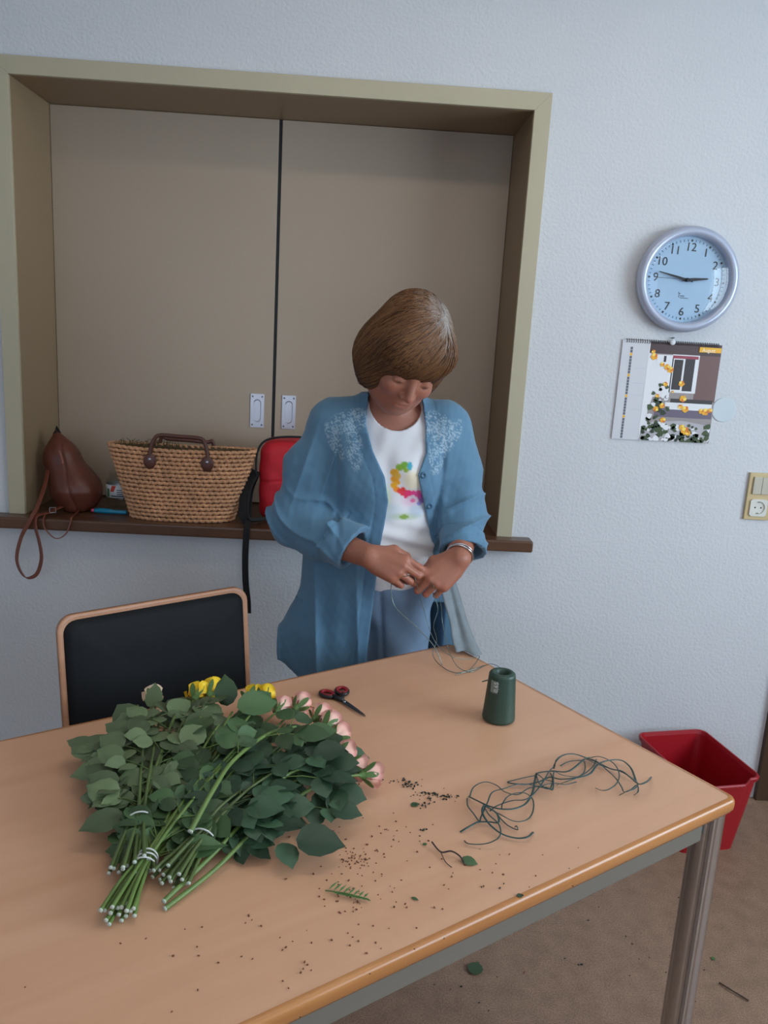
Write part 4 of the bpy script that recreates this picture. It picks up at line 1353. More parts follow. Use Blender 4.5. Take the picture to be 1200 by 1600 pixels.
# woven basket
M['straw'] = mat('water_hyacinth_braid', (204, 152, 112), .7, var=.20, vscale=22, bump=.5, bscale=220, bdist=.0015)
M['dk_leather'] = mat('dark_brown_leather', (88, 50, 40), .4)
bkO = (-.528, .046, SILL)
bk = thing('woven_basket', 'tapered straw shopping basket with two brown leather handles on the sill', 'basket', bkO)
def basket_r(z):
    t = z / .222
    return .158 + .062 * t + .008 * t * t, .070 - .016 * t * t
def superell(a, rx, ry, e=2.6):
    c, s = math.cos(a), math.sin(a)
    k = (abs(c) ** e + abs(s) ** e) ** (-1 / e)
    return rx * c * k, ry * s * k
NR_ = 18
for r in range(NR_):
    z = .006 + r * (.216 / (NR_ - 1))
    rx, ry = basket_r(z)
    bm = bmesh.new()
    # arc-length parameterisation
    aa = np.linspace(0, 2 * PI, 721)
    pp = np.array([superell(a, rx, ry) for a in aa])
    ln = np.concatenate([[0], np.cumsum(np.linalg.norm(np.diff(pp, axis=0), axis=1))])
    nst = int(ln[-1] / .0185)
    for k in range(nst):
        u = (k + (.5 if r % 2 else 0)) / nst * ln[-1]
        i0 = int(np.searchsorted(ln, u)) % 720
        p = pp[i0]; q_ = pp[(i0 + 3) % 720]; tdir = Vector((q_[0] - p[0], q_[1] - p[1], 0)).normalized()
        nrm_ = Vector((tdir.y, -tdir.x, 0))
        zc = z + rr.uniform(-.0006, .0006) + .006 * (abs(p[0]) / .23) ** 2 * (z / .22) - .003 * (z / .22)
        for sgn in (0, 1):      # two strands of the braid crossing over each other
            b2 = bmesh.new()
            bmesh.ops.create_icosphere(b2, subdivisions=1, radius=1)
            tl = .42 if sgn else -.42
            mt = Matrix.Translation(Vector((p[0], p[1], zc)) + tdir * (.0046 * (1 if sgn else -1)) + nrm_ * (.0015 if sgn else 0)) @ Matrix((( tdir.x, nrm_.x, 0, 0), (tdir.y, nrm_.y, 0, 0), (0, 0, 1, 0), (0, 0, 0, 1))) @ Matrix.Rotation(tl, 4, 'Y') @ Matrix.Diagonal((.0104, .0058, .0065, 1))
            bmesh.ops.transform(b2, matrix=mt, verts=b2.verts)
            me_ = bpy.data.meshes.new('t'); b2.to_mesh(me_); b2.free(); bm.from_mesh(me_); bpy.data.meshes.remove(me_)
    obj('braided_row', bm, M['straw'], bk, True)
bm = bmesh.new()
rings = []
for z, s in ((.002, .97), (.222, .97), (.222, .93), (.006, .93)):
    rx, ry = basket_r(z); rings.append([bm.verts.new((*superell(2 * PI * k / 64, rx * s, ry * s), z)) for k in range(64)])
for i in range(3):
    for k in range(64): bm.faces.new((rings[i][k], rings[i][(k + 1) % 64], rings[i + 1][(k + 1) % 64], rings[i + 1][k]))
bm.faces.new(rings[0][::-1]); bm.faces.new(rings[3])
obj('lining', bm, mat('basket_inside', (92, 72, 48), .9), bk, True)
for sy, dz in ((-1, .012), (1, -.014)):
    yy = sy * .060
    bm = bmesh.new()
    pts_ = spline([(-.088, yy - .004 * sy * 0, .190), (-.086, yy, .222), (-.078, yy * .96, .248), (-.06, yy * .93, .254 + dz), (0, yy * .9, .253 + dz), (.065, yy * .93, .250 + dz), (.080, yy * .96, .240), (.086, yy, .215), (.086, yy, .188)], 6)
    tube(bm, pts_, .0062, 10); hd = obj('handle', bm, M['dk_leather'], bk, True)
    for sx in (-.088, .086):
        bm = bmesh.new()
        lathe(bm, [(0, .006), (.012, .005), (.0185, .003), (.020, 0), (.019, -.003)], 24, Matrix.Translation((sx, yy + sy * .002, .186)) @ Matrix.Rotation(PI / 2 * (1 if sy < 0 else -1), 4, 'X') @ Matrix.Diagonal((1, 1.25, 1, 1)))
        obj('leather_patch', bm, M['dk_leather'], bk, True)
        bm = bmesh.new(); lathe(bm, [(0, .0025), (.003, .002), (.0045, .0)], 12, Matrix.Translation((sx, yy + sy * .0075, .192)) @ Matrix.Rotation(PI / 2 * (1 if sy < 0 else -1), 4, 'X'))
        obj('rivet', bm, M['alu'], bk, True)
bm = bmesh.new()
for k in range(90):
    x, y = rr.uniform(-.20, -.02), rr.uniform(-.03, .035)
    h_ = rr.uniform(.215, .236)
    tube(bm, [(x, y, .195), (x + rr.uniform(-.01, .01), y + rr.uniform(-.01, .01), h_), (x + rr.uniform(-.02, .02), y, h_ + .006)], .0012, 3)
sf = obj('dried_grass', bm, mat('dry_grass', (96, 80, 52), .9), bk); sf['kind'] = 'stuff'

# red rucksack
M['red'] = mat('red_nylon', (196, 20, 38), .6, bump=.3, bscale=300, bdist=.0008)
M['webbing'] = mat('black_webbing', (22, 22, 24), .8)
rbO = np.array((-.19, .09, SILL))
rb_ = thing('red_rucksack', 'bright red fabric rucksack with black straps standing half behind the woman', 'bag', rbO)
sc = Sculpt()
def rbox(P):
    q = np.abs(P - np.array((-.176, .100, 1.02), f32)) - np.array((.070, .030, .085), f32)
    return np.linalg.norm(np.maximum(q, 0), axis=1) + np.minimum(q.max(1), 0) - .045
sc.add(rbox); sc.ell((-.185, .04, .97), (.085, .03, .07), .03)
def rpost(P, d):
    d = d + .003 * np.exp(-((P[:, 2] - 1.03 - .15 * (P[:, 0] + .2)) / .004) ** 2) * (P[:, 1] < .07) - .0035 * vnoise(P, 22, 9)
    return np.maximum(d, SILL + .001 - P[:, 2])
sc.post = rpost
V, F = sc.mesh((-.34, -.02, .87), (-.03, .21, 1.19), .004)
np_mesh('bag_body', V, F, M['red'], rb_, rbO)
bm = bmesh.new(); tube(bm, loc(spline([(-.298, .03, 1.04), (-.296, .035, 1.11), (-.27, .045, 1.150), (-.20, .048, 1.164), (-.12, .048, 1.158), (-.085, .04, 1.12)], 6), rbO), .0035, 8); obj('zip', bm, M['webbing'], rb_, True)
bm = bmesh.new(); ribbon(bm, loc(spline([(-.303, .08, 1.03), (-.316, .05, .99), (-.318, .02, .94), (-.312, -.03, .905), (-.312, -.058, .897), (-.311, -.072, .88), (-.313, -.073, .80), (-.310, -.073, .72), (-.303, -.072, .66), (-.301, -.072, .620)], 6), rbO), .020, .004, (.95, -.3, 0)); obj('strap', bm, M['webbing'], rb_)
bm = bmesh.new(); ribbon(bm, loc(spline([(-.300, .05, 1.05), (-.325, .03, 1.0), (-.330, .00, .935), (-.318, -.02, .908), (-.295, -.01, .905), (-.27, .02, .902)], 6), rbO), .032, .010, (.9, -.3, .3)); obj('shoulder_strap', bm, M['webbing'], rb_)

# ------------------------------------------------------------------ small things on the table
# spool of green floral wire
M['spool'] = mat('dark_green_wire', (44, 68, 56), .45, bump=.5, bscale=220, bdist=.001)
spO = (.327, -.972, TZ)
so = thing('wire_spool', 'dark green cone-shaped spool of binding wire standing on the table', 'spool', spO)
bm = bmesh.new()
prof = [(.012, .004), (.030, .001), (.033, .004)]
for k in range(46):
    t = k / 45
    prof.append((.0335 - .0065 * t + (.00035 if k % 2 else 0), .006 + .092 * t))
prof += [(.0262, .102), (.023, .1045), (.017, .105), (.0135, .102), (.013, .04), (.0, .04)]
lathe(bm, prof, 40); obj('wire_winding', bm, M['spool'], so, True)
bm = bmesh.new(); on_cyl(bm, -2.55, -2.0, .068, .094, .0300, 0)
lb = obj('label', bm, mat('foil_label', (120, 132, 124), .4), so, True)
def ctext(body, size, ang, z, r, mtl, par):
    M4 = Matrix.Rotation(ang + PI / 2, 4, 'Z') @ Matrix.Translation((0, -r, z)) @ Matrix.Rotation(PI / 2, 4, 'X') @ Matrix.Rotation(PI / 2, 4, 'Z')
    return text_obj('lettering', body, size, M4, mtl, par, .0002)
ctext('0,65', .013, -2.1, .082, .0304, mat('white_letters', (206, 212, 206), .5), lb)
bm = bmesh.new(); tube(bm, [(-.030, -.006, .088), (-.042, -.010, .086)], .0012, 6); tube(bm, spline([(.0, .02, .103), (-.008, .022, .108), (-.02, .03, .108), (-.03, .04, .10)], 5), .0006, 5); obj('wire_end', bm, M['spool'], so)

# scissors
M['blade'] = mat('scissor_steel', (150, 150, 150), .25, 1.0)
M['grip'] = mat('black_grip', (22, 20, 22), .4)
M['redgrip'] = mat('dark_red_grip', (150, 28, 40), .4)
scO = Vector((.009, -.930, TZ))
sz = thing('scissors', 'small closed scissors with black and dark red finger loops lying on the table', 'scissors', scO)
tipd = (Vector((.053, -.990, TZ)) - scO); tipd.z = 0; tl_ = tipd.length; tipd.normalize(); sd = Vector((-tipd.y, tipd.x, 0))
def sp2(a, b2, z): return tipd * a + sd * b2 + Vector((0, 0, z))
for s, z in ((1, .0045), (-1, .0025)):
    bm = bmesh.new()
    P_ = [(-.012, s * .005), (.0, s * .0055), (tl_ * .5, s * .0042), (tl_ * .9, s * .0018), (tl_, 0), (tl_ * .5, -s * .0008), (0, -s * .0030), (-.012, -s * .002)]
    va = [bm.verts.new(sp2(a, c, z)) for a, c in P_]; vb = [bm.verts.new(sp2(a, c, z + .0015)) for a, c in P_]
    bm.faces.new(va[::-1]); bm.faces.new(vb)
    for k in range(8): bm.faces.new((va[k], va[(k + 1) % 8], vb[(k + 1) % 8], vb[k]))
    obj('blade', bm, M['blade'], sz)
for s, cx_2 in ((1, (.006 - .003, -.879)), (-1, (-.028, -.896))):
    c = Vector((cx_2[0] - scO.x, cx_2[1] - scO.y, .0055))
    bm = bmesh.new()
    ax1 = (c - Vector((0, 0, .0055))).normalized(); ax2 = Vector((-ax1.y, ax1.x, 0))
    tube(bm, [c + ax1 * .0165 * math.cos(t) + ax2 * .0125 * math.sin(t) for t in np.linspace(0, 2 * PI, 33)], .0042, 8, False)
    tube(bm, [sp2(-.008, s * -.001, .005), c - ax1 * .015], [.0048, .0052], 8)
    h2 = obj('handle', bm, M['grip'], sz, True)
    bm = bmesh.new(); tube(bm, [c + Vector((0, 0, .0015)) + ax1 * .0145 * math.cos(t) + ax2 * .0105 * math.sin(t) for t in np.linspace(0, 2 * PI, 33)], .0036, 8, False)
    tag(obj('inner_grip', bm, M['redgrip'], h2, True), 'dark red inner lining of the finger loop')
bm = bmesh.new(); lathe(bm, [(.0, .0082), (.003, .0078), (.0035, .006), (.0035, .002)], 14); obj('pivot_screw', bm, M['blade'], sz, True)

# tangle of green binding wire
TAN = [[(0.229,-1.264),(0.24,-1.234),(0.262,-1.216),(0.281,-1.225),(0.293,-1.246),(0.314,-1.253),(0.337,-1.232),(0.362,-1.222),(0.386,-1.212),(0.407,-1.215),(0.429,-1.205)],[(0.2,-1.367),(0.218,-1.35),(0.234,-1.338),(0.252,-1.337),(0.266,-1.337),(0.268,-1.313),(0.256,-1.295),(0.248,-1.293),(0.244,-1.315),(0.251,-1.344),(0.266,-1.368),(0.286,-1.378),(0.305,-1.375),(0.318,-1.361)],[(0.227,-1.264),(0.241,-1.277),(0.259,-1.292),(0.28,-1.299),(0.301,-1.296),(0.323,-1.279),(0.341,-1.245),(0.355,-1.201),(0.364,-1.18),(0.393,-1.171),(0.424,-1.169),(0.466,-1.123),(0.483,-1.115)],[(0.224,-1.269),(0.222,-1.293),(0.229,-1.316),(0.235,-1.336),(0.24,-1.322),(0.256,-1.283),(0.27,-1.249),(0.294,-1.235),(0.32,-1.22),(0.339,-1.219),(0.359,-1.227),(0.375,-1.23),(0.387,-1.199),(0.388,-1.176)],[(0.303,-1.215),(0.316,-1.219),(0.337,-1.219),(0.361,-1.209),(0.384,-1.192),(0.402,-1.198),(0.433,-1.191),(0.461,-1.176),(0.486,-1.141),(0.511,-1.125),(0.537,-1.123),(0.546,-1.151),(0.54,-1.198)],[(0.303,-1.213),(0.334,-1.198),(0.36,-1.187),(0.362,-1.18),(0.372,-1.2),(0.385,-1.208),(0.379,-1.234),(0.369,-1.226),(0.347,-1.227)],[(0.398,-1.161),(0.41,-1.132),(0.428,-1.111),(0.45,-1.105),(0.468,-1.116),(0.488,-1.134),(0.507,-1.156),(0.525,-1.162),(0.536,-1.189),(0.543,-1.205),(0.56,-1.196),(0.574,-1.179)],[(0.467,-1.12),(0.482,-1.136),(0.499,-1.15),(0.52,-1.162),(0.534,-1.18),(0.541,-1.202),(0.53,-1.22),(0.513,-1.23),(0.495,-1.244)],[(0.413,-1.151),(0.432,-1.135),(0.454,-1.129),(0.463,-1.133),(0.454,-1.167),(0.433,-1.191),(0.409,-1.206),(0.39,-1.218)],[(0.481,-1.115),(0.5,-1.112),(0.518,-1.134),(0.517,-1.172),(0.502,-1.205),(0.481,-1.226),(0.467,-1.23),(0.459,-1.223)],[(0.463,-1.123),(0.485,-1.126),(0.499,-1.164),(0.506,-1.191),(0.507,-1.217),(0.507,-1.233),(0.521,-1.225),(0.538,-1.208),(0.533,-1.229),(0.521,-1.242)],[(0.256,-1.295),(0.275,-1.317),(0.294,-1.333),(0.315,-1.327),(0.33,-1.302),(0.337,-1.266),(0.325,-1.246),(0.299,-1.256),(0.283,-1.281),(0.278,-1.297)],[(0.249,-1.283),(0.253,-1.314),(0.266,-1.343),(0.263,-1.372),(0.248,-1.389),(0.228,-1.397),(0.209,-1.396),(0.204,-1.389)],[(0.257,-1.306),(0.271,-1.29),(0.301,-1.272),(0.327,-1.266),(0.357,-1.227),(0.388,-1.171),(0.403,-1.151)],[(0.267,-1.313),(0.279,-1.343),(0.294,-1.356),(0.294,-1.345),(0.291,-1.349)],[(0.361,-1.182),(0.361,-1.218),(0.38,-1.23),(0.395,-1.175),(0.41,-1.184),(0.439,-1.186),(0.473,-1.151),(0.489,-1.121)]]
M['ribbonm'] = mat('green_lacquered_wire', (46, 76, 74), .35, .2)
tgO = (.36, -1.28, TZ)
tgl = thing('wire_tangle', 'loose tangle of flat dark green wire strands on the table near its right edge', 'wire', tgO)
rq = random.Random(11)
for i, st in enumerate(TAN):
    ph = rq.uniform(0, 6); n = len(st)
    p3 = []
    for k, (x, y) in enumerate(st):
        z = .0022 + (.0 if k in (0, n - 1) else 1) * (.003 + .008 * (1 + math.sin(ph + k * .7)))
        s_z = z / (1.5105 - .742)
        p3.append((x + (0 - x) * s_z - tgO[0], y + (-2.5216 - y) * s_z - tgO[1], z))
    sp_ = spline(p3, 6)
    bm = bmesh.new()
    tube(bm, sp_, .0019 if i in (1, 2, 4, 6) else .0013, 5, True, 0, .45, (0, 0, 1))
    obj('strand', bm, M['ribbonm'], tgl, True)

# wire she is working with: hangs from her hands to the table
hwO = (.23, -.66, TZ)
hw = thing('binding_wire', 'thin shiny wire strands hanging from her hands down to the table corner', 'wire', hwO)
M['shiny'] = mat('shiny_green_wire', (120, 136, 130), .25, .7)
HW = [[(.150, -.690, .955), (.112, -.66, .93), (.110, -.66, .894), (.124, -.665, .862), (.173, -.68, .824), (.215, -.70, .786), (.236, -.715, .746)],
      [(.198, -.690, .940), (.207, -.66, .906), (.222, -.665, .867), (.214, -.67, .826), (.224, -.67, .79), (.216, -.680, .760), (.225, -.700, .746), (.248, -.74, .743), (.276, -.751, .743), (.318, -.722, .744), (.339, -.701, .743)],
      [(.160, -.690, .95), (.19, -.68, .86), (.215, -.70, .80), (.255, -.72, .770), (.30, -.70, .757), (.330, -.675, .755), (.300, -.73, .7435), (.262, -.765, .7432)],
      [(.205, -.68, .93), (.228, -.66, .88), (.236, -.665, .83), (.25, -.70, .78), (.27, -.73, .75), (.300, -.745, .7435), (.335, -.71, .744), (.345, -.70, .7435)]]
for st in HW:
    bm = bmesh.new(); tube(bm, loc(spline(st, 7), hwO), .0011, 5, True, 0, .5)
    obj('strand', bm, M['shiny'], hw, True)

# ------------------------------------------------------------------ cut roses
def leaf_mat(name, up, down, rough=.5):
    m = mat(name, up, rough)
    nt, b = nodes_of(m)
    oi = nt.nodes.new('ShaderNodeObjectInfo')
    geo = nt.nodes.new('ShaderNodeNewGeometry')
    mx = nt.nodes.new('ShaderNodeMix'); mx.data_type = 'RGBA'
    nt.links.new(geo.outputs['Backfacing'], mx.inputs['Factor'])
    mx.inputs['A'].default_value = (*lin(up), 1); mx.inputs['B'].default_value = (*lin(down), 1)
    hs_ = nt.nodes.new('ShaderNodeHueSaturation')
    mr = nt.nodes.new('ShaderNodeMapRange')
    mr.inputs['To Min'].default_value = .55; mr.inputs['To Max'].default_value = 1.35
    nt.links.new(oi.outputs['Random'], mr.inputs['Value'])
    nt.links.new(mr.outputs['Result'], hs_.inputs['Value'])
    nt.links.new(mx.outputs['Result'], hs_.inputs['Color'])
    nt.links.new(hs_.outputs['Color'], b.inputs['Base Color'])
    b.inputs['Transmission Weight'].default_value = 0
    return m
LM = [leaf_mat('pale_grey_green_leaf', (92, 108, 74), (122, 132, 102)),
      leaf_mat('mid_green_leaf', (62, 88, 52), (100, 120, 88)),
      leaf_mat('blue_green_leaf', (54, 80, 56), (88, 108, 84))]
M['stem'] = mat('green_stem', (80, 96, 50), .45, var=.15, vscale=30)
M['stem_pale'] = mat('fresh_green_stem', (98, 122, 60), .45, var=.1, vscale=30)
M['cut'] = mat('cut_stem_end', (196, 204, 190), .7)
M['sepal'] = mat('green_sepal', (84, 116, 58), .5)

def petal_mat(name, c1, c2):
    m = mat(name, c1, .5, Subsurface_Weight=.1)
    nt, b = nodes_of(m)
    tc = nt.nodes.new('ShaderNodeTexCoord'); sx = nt.nodes.new('ShaderNodeSeparateXYZ')
    r = nt.nodes.new('ShaderNodeMapRange'); r.inputs['From Min'].default_value = .0; r.inputs['From Max'].default_value = .034
    mx = nt.nodes.new('ShaderNodeMix'); mx.data_type = 'RGBA'
    mx.inputs['A'].default_value = (*lin(c2), 1); mx.inputs['B'].default_value = (*lin(c1), 1)
    nt.links.new(tc.outputs['Object'], sx.inputs[0]); nt.links.new(sx.outputs['Z'], r.inputs['Value'])
    nt.links.new(r.outputs['Result'], mx.inputs['Factor']); nt.links.new(mx.outputs['Result'], b.inputs['Base Color'])
    return m
PM = {'pink': petal_mat('pink_petal', (250, 170, 158), (252, 210, 190)), 'yellow': petal_mat('yellow_petal', (255, 212, 30), (244, 190, 16)), 'cream': petal_mat('cream_petal', (238, 206, 180), (232, 200, 160))}

def leaf_mesh(seed):
    r = random.Random(seed); bm = bmesh.new()
    n = 9; rows = []
    wmax = r.uniform(.33, .40); pk = r.uniform(.40, .50)
    curl = r.uniform(.05, .22); fold = r.uniform(.10, .28)
    for i in range(n + 1):
        t = i / n
        w = wmax * (math.sin(PI * min(1, t ** (math.log(.5) / math.log(pk)))) ** .75) if 0 < t < 1 else 0.0
        if t > .85: w *= (1 - t) / .15 * .55 + .45
        if i % 2 and 0 < i < n: w *= 1.06
        z0 = -curl * t * t + .03
        if w < 1e-4: rows.append([bm.verts.new((t, 0, z0))])
        else: rows.append([bm.verts.new((t - abs(s) * .03, s * w, z0 + fold * w * (abs(s) ** 1.3) - .10 * w * (abs(s) == 1) + .012 * math.sin(9 * t + 3 * s + seed))) for s in (-1, -.5, 0, .5, 1)])
    for i in range(n):
        a, c = rows[i], rows[i + 1]
        for k in range(4):
            if len(a) == 1: bm.faces.new((a[0], c[k], c[k + 1]))
            elif len(c) == 1: bm.faces.new((a[k], c[0], a[k + 1]))
            else: bm.faces.new((a[k], c[k], c[k + 1], a[k + 1]))
    me = bpy.data.meshes.new('leaf')
    bmesh.ops.recalc_face_normals(bm, faces=bm.faces)
    bm.normal_update()
    if sum(f.normal.z for f in bm.faces) < 0: bmesh.ops.reverse_faces(bm, faces=bm.faces)
    bm.to_mesh(me); bm.free()
    me.polygons.foreach_set('use_smooth', [True] * len(me.polygons))
    return me
LEAF = []
for mi in range(3):
    row = []
    for s in range(5):
        me = leaf_mesh(10 * mi + s); me.materials.append(LM[mi]); row.append(me)
    LEAF.append(row)

def blossom_mesh(kind, seed, R=.019, Hh=.036):
    r = random.Random(seed); bm = bmesh.new()
    N = 15
    for k in range(N):
        f = k / (N - 1)
        th = k * 2.39996 + r.uniform(-.2, .2)
        rad = R * (.22 + .80 * f ** .8); wid = 1.5 - .25 * f; hh = Hh * (1.0 - .16 * f) * r.uniform(.94, 1.05)
        op = .25 + .9 * f
        g = []
        for i in range(6):
            t = i / 5; row = []
            for j in range(7):
                s = j / 6 * 2 - 1
                ww = wid * (math.sin(min(1, t * 1.25 + .12) * PI / 2)) * (1 - .35 * max(0, t - .7) / .3 * abs(s) ** 2)
                a = th + s * ww * .55
                rr_ = rad * (math.sin(min(1, .25 + t * 1.1) * PI / 2)) + (op * .006 * max(0, t - .72) / .28) + .0010 * abs(s)
                z = hh * t - .004 * abs(s) ** 2 * t * t - op * .004 * max(0, t - .8) / .2 + .0012 * math.sin(5 * s + k)
                row.append(bm.verts.new((rr_ * math.cos(a), rr_ * math.sin(a), z)))
            g.append(row)
        for i in range(5):
            for j in range(6): bm.faces.new((g[i][j], g[i][j + 1], g[i + 1][j + 1], g[i + 1][j]))
    me = bpy.data.meshes.new('blossom'); bm.to_mesh(me); bm.free()
    me.materials.append(PM[kind]); me.polygons.foreach_set('use_smooth', [True] * len(me.polygons))
    return me
def sepal_mesh(seed):
    r = random.Random(seed); bm = bmesh.new()
    lathe(bm, [(0, -.010), (.0028, -.009), (.0065, -.004), (.0085, .002), (.0075, .006), (0, .006)], 10)
    for k in range(5):
        th = 2 * PI * k / 5 + r.uniform(-.2, .2); g = []
        L_ = r.uniform(.026, .036); out = r.uniform(.3, 1.0)
        for i in range(6):
            t = i / 5; w = .0052 * math.sin(PI * min(1, .25 + t * .75)) + .0002
            rad = .008 + .016 * math.sin(t * 1.4) * (.6 + out * .6); z = L_ * t * (1 - .45 * out * t)
            g.append([bm.verts.new((rad * math.cos(th) - s * w * math.sin(th), rad * math.sin(th) + s * w * math.cos(th), z + .001 * abs(s))) for s in (-1, 0, 1)])
        for i in range(5):
            for j in range(2): bm.faces.new((g[i][j], g[i][j + 1], g[i + 1][j + 1], g[i + 1][j]))
    me = bpy.data.meshes.new('sepals'); bm.to_mesh(me); bm.free()
    me.materials.append(M['sepal']); me.polygons.foreach_set('use_smooth', [True] * len(me.polygons))
    return me
BL = {k: [blossom_mesh(k, 40 + s) for s in range(3)] for k in PM}
SP = [sepal_mesh(70 + s) for s in range(3)]
rf_ = random.Random(21)

def basis(X, Zh):
    X = Vector(X).normalized(); Z = Vector(Zh); Z = (Z - X * Z.dot(X))
    Z = Z.normalized() if Z.length > 1e-5 else X.orthogonal().normalized()
    Y = Z.cross(X)
    return Matrix(((X.x, Y.x, Z.x, 0), (X.y, Y.y, Z.y, 0), (X.z, Y.z, Z.z, 0), (0, 0, 0, 1)))

def put_leaf(p, d, nrm, L_, mi, parent, org, width=1.0):
    d = Vector(d).normalized()
    p = Vector(p)
    # keep the whole blade above the table top
    tip = p + d * L_
    if tip.z < TZ + .012: d = (Vector((tip.x, tip.y, TZ + .012 + rf_.random() * .006)) - p).normalized()
    B_ = basis(d, nrm)
    s = abs(B_[2][1]) * .4 * L_
    low = min(p.z, (p + d * L_).z) - s
    if low < TZ + .003: p.z += TZ + .003 - low
    o = bpy.data.objects.new('leaf', LEAF[mi][rf_.randrange(5)])
    COL.objects.link(o)
    o.parent = parent
    o.matrix_local = Matrix.Translation(p - Vector(org)) @ B_ @ Matrix.Diagonal((L_, L_ * width, L_, 1))
    return o

def rose_stem(parent, org, path, rad, mi, flower, leaf_ts, stem_m, size=1.0, hooks=()):
    """path: world points from the cut end to the top"""
    sp_ = spline(path, 7)
    bm = bmesh.new()
    n = len(sp_)
    tube(bm, [p - Vector(org) for p in sp_], [rad * (1.0 - .35 * i / n) for i in range(n)], 7, False, 0)
    # pale cut end
    T0 = (sp_[1] - sp_[0]).normalized()
    lathe(bm, [(0, -.0004), (rad * 1.02, -.0004), (rad * 1.02, .001)], 8, Matrix.Translation(sp_[0] - Vector(org)) @ T0.to_track_quat('Z', 'Y').to_matrix().to_4x4(), 1)
    leaves = []
    side = rf_.choice((-1, 1))
    def compound(p, T, side, k, upness):
        az_ = rf_.uniform(.5, 1.15) * side
        T2 = Vector((T.x, T.y, 0)).normalized()
        d = Vector((T2.x * math.cos(az_) - T2.y * math.sin(az_), T2.x * math.sin(az_) + T2.y * math.cos(az_), upness)).normalized()
        ln_ = rf_.uniform(.035, .055) * size
        q = p + d * ln_; q.z = max(q.z, TZ + .008)
        nrm_ = Vector((rf_.uniform(-.5, .5), rf_.uniform(-.7, .25), 1))
        tube(bm, [p - Vector(org), (p + q) / 2 - Vector(org) + Vector((0, 0, .003)), q - Vector(org)], .0009, 4, False)
        leaves.append((q, d, nrm_, rf_.uniform(.044, .060) * size))
        sdv = Vector((-d.y, d.x, .1))
        for fr, ss in ((.92, 1), (.92, -1), (.50, 1), (.50, -1))[:(2 if k == 3 else 4)]:
            q2 = p.lerp(q, fr)
            leaves.append((q2, d * .45 + sdv * ss * .9, nrm_ + Vector((rf_.uniform(-.3, .3), rf_.uniform(-.3, .3), 0)), rf_.uniform(.032, .045) * size))
    for t in leaf_ts:
        i = min(n - 2, int(t * (n - 1)))
        T = (sp_[i + 1] - sp_[i]).normalized()
        compound(sp_[i], T, side, rf_.choice((3, 5, 5)), rf_.uniform(-.1, .30))
        side = -side
    st = obj('stem', bm, [stem_m, M['cut']], parent, True)
    for q, d, nr, L_ in leaves: put_leaf(q, d, nr, L_, mi, st, org)
    for (pt, d, nr, L_) in hooks: put_leaf(pt, d, nr, L_, mi, st, org)
    if flower:
        T = (sp_[-1] - sp_[-3]).normalized()
        tl2 = T.to_track_quat('Z', 'Y').to_matrix().to_4x4()
        sc_ = rf_.uniform(.92, 1.1) * (1.0 if flower != 'cream' else .8)
        b2 = bpy.data.objects.new('blossom', BL[flower][rf_.randrange(3)]); COL.objects.link(b2); b2.parent = st
        b2.matrix_local = Matrix.Translation(sp_[-1] - Vector(org) + T * .004) @ tl2 @ Matrix.Scale(sc_, 4)
        s2_ = bpy.data.objects.new('sepals', SP[rf_.randrange(3)]); COL.objects.link(s2_); s2_.parent = st
        s2_.matrix_local = Matrix.Translation(sp_[-1] - Vector(org)) @ tl2 @ Matrix.Rotation(rf_.uniform(0, 1), 4, 'Z') @ Matrix.Scale(sc_, 4)
    return st

def tie(parent, org, c, axis, rad, turns, mtl, r_w=.0013, spread=.006):
    bm = bmesh.new(); ax = Vector(axis).normalized(); e1 = ax.orthogonal().normalized(); e2 = ax.cross(e1)
    for k in range(turns):
        off = (k - (turns - 1) / 2) * spread
        tube(bm, [Vector(c) - Vector(org) + ax * (off + .004 * math.sin(t + k)) + (e1 * math.cos(t) + e2 * math.sin(t)) * rad for t in np.linspace(0, 2 * PI, 25)], r_w, 6, False)
    o = obj('tie', bm, mtl, parent, True)
    if turns > 1: o['kind'] = 'stuff'
    return o
M['tiewhite'] = mat('white_rubber_band', (206, 206, 200), .6)

def bunch(name, label, ends_c, end_spread, tie_p, tie_r, targets, mi, n_leaf, stem_m, turns, hooks=None, topz=0.0):
    org = Vector((tie_p[0], tie_p[1], TZ))
    t = thing(name, label, 'flowers', org, 0, 'bunches of cut roses')
    targets = list(targets) + [(x + .02, y - .05, z, None) for x, y, z, fl in targets[::2]]
    N = len(targets); n_main = N - len(targets[::3])
    for i, (tx, ty, tz, fl) in enumerate(targets):
        a = i * 2.39996; rr_ = math.sqrt((i + .5) / N)
        oy, oz = rr_ * math.cos(a), rr_ * math.sin(a)
        dirv = (Vector(tie_p) - Vector(ends_c)).normalized(); sd_ = Vector((-dirv.y, dirv.x, 0)).normalized()
        p0 = Vector(ends_c) + sd_ * oy * end_spread + Vector((0, 0, oz * end_spread * .55)) - dirv * rf_.uniform(-.012, .014)
        p0.z = max(p0.z, TZ + .0045)
        p1 = Vector(tie_p) + sd_ * oy * (tie_r - .004) + Vector((0, 0, oz * (tie_r - .004)))
        top_ = Vector((tx, ty, TZ + .026 + (tz - .77) * .45))
        p2 = p1.lerp(top_, .35) + Vector((0, 0, .004 + oz * .012 + rf_.uniform(-.004, .004)))
        p3 = p1.lerp(top_, .75) + Vector((0, 0, .006 + rf_.uniform(-.006, .006)))
        ts = [.26 + .56 * (k + rf_.uniform(.1, .9)) / n_leaf for k in range(n_leaf if fl or i % 3 else n_leaf)]
        if i >= len(targets) - 5: ts = ts[1:2]
        rose_stem(t, org, [p0, p1, p2, p3, top_], .0030, mi, fl, ts, stem_m, hooks=(hooks or {}).get(i, ()))
    ax = Vector(tie_p) - Vector(ends_c)
    tie(t, org, tie_p, ax, tie_r + .0015, turns, M['tiewhite'])
    return t
zz_ = TZ
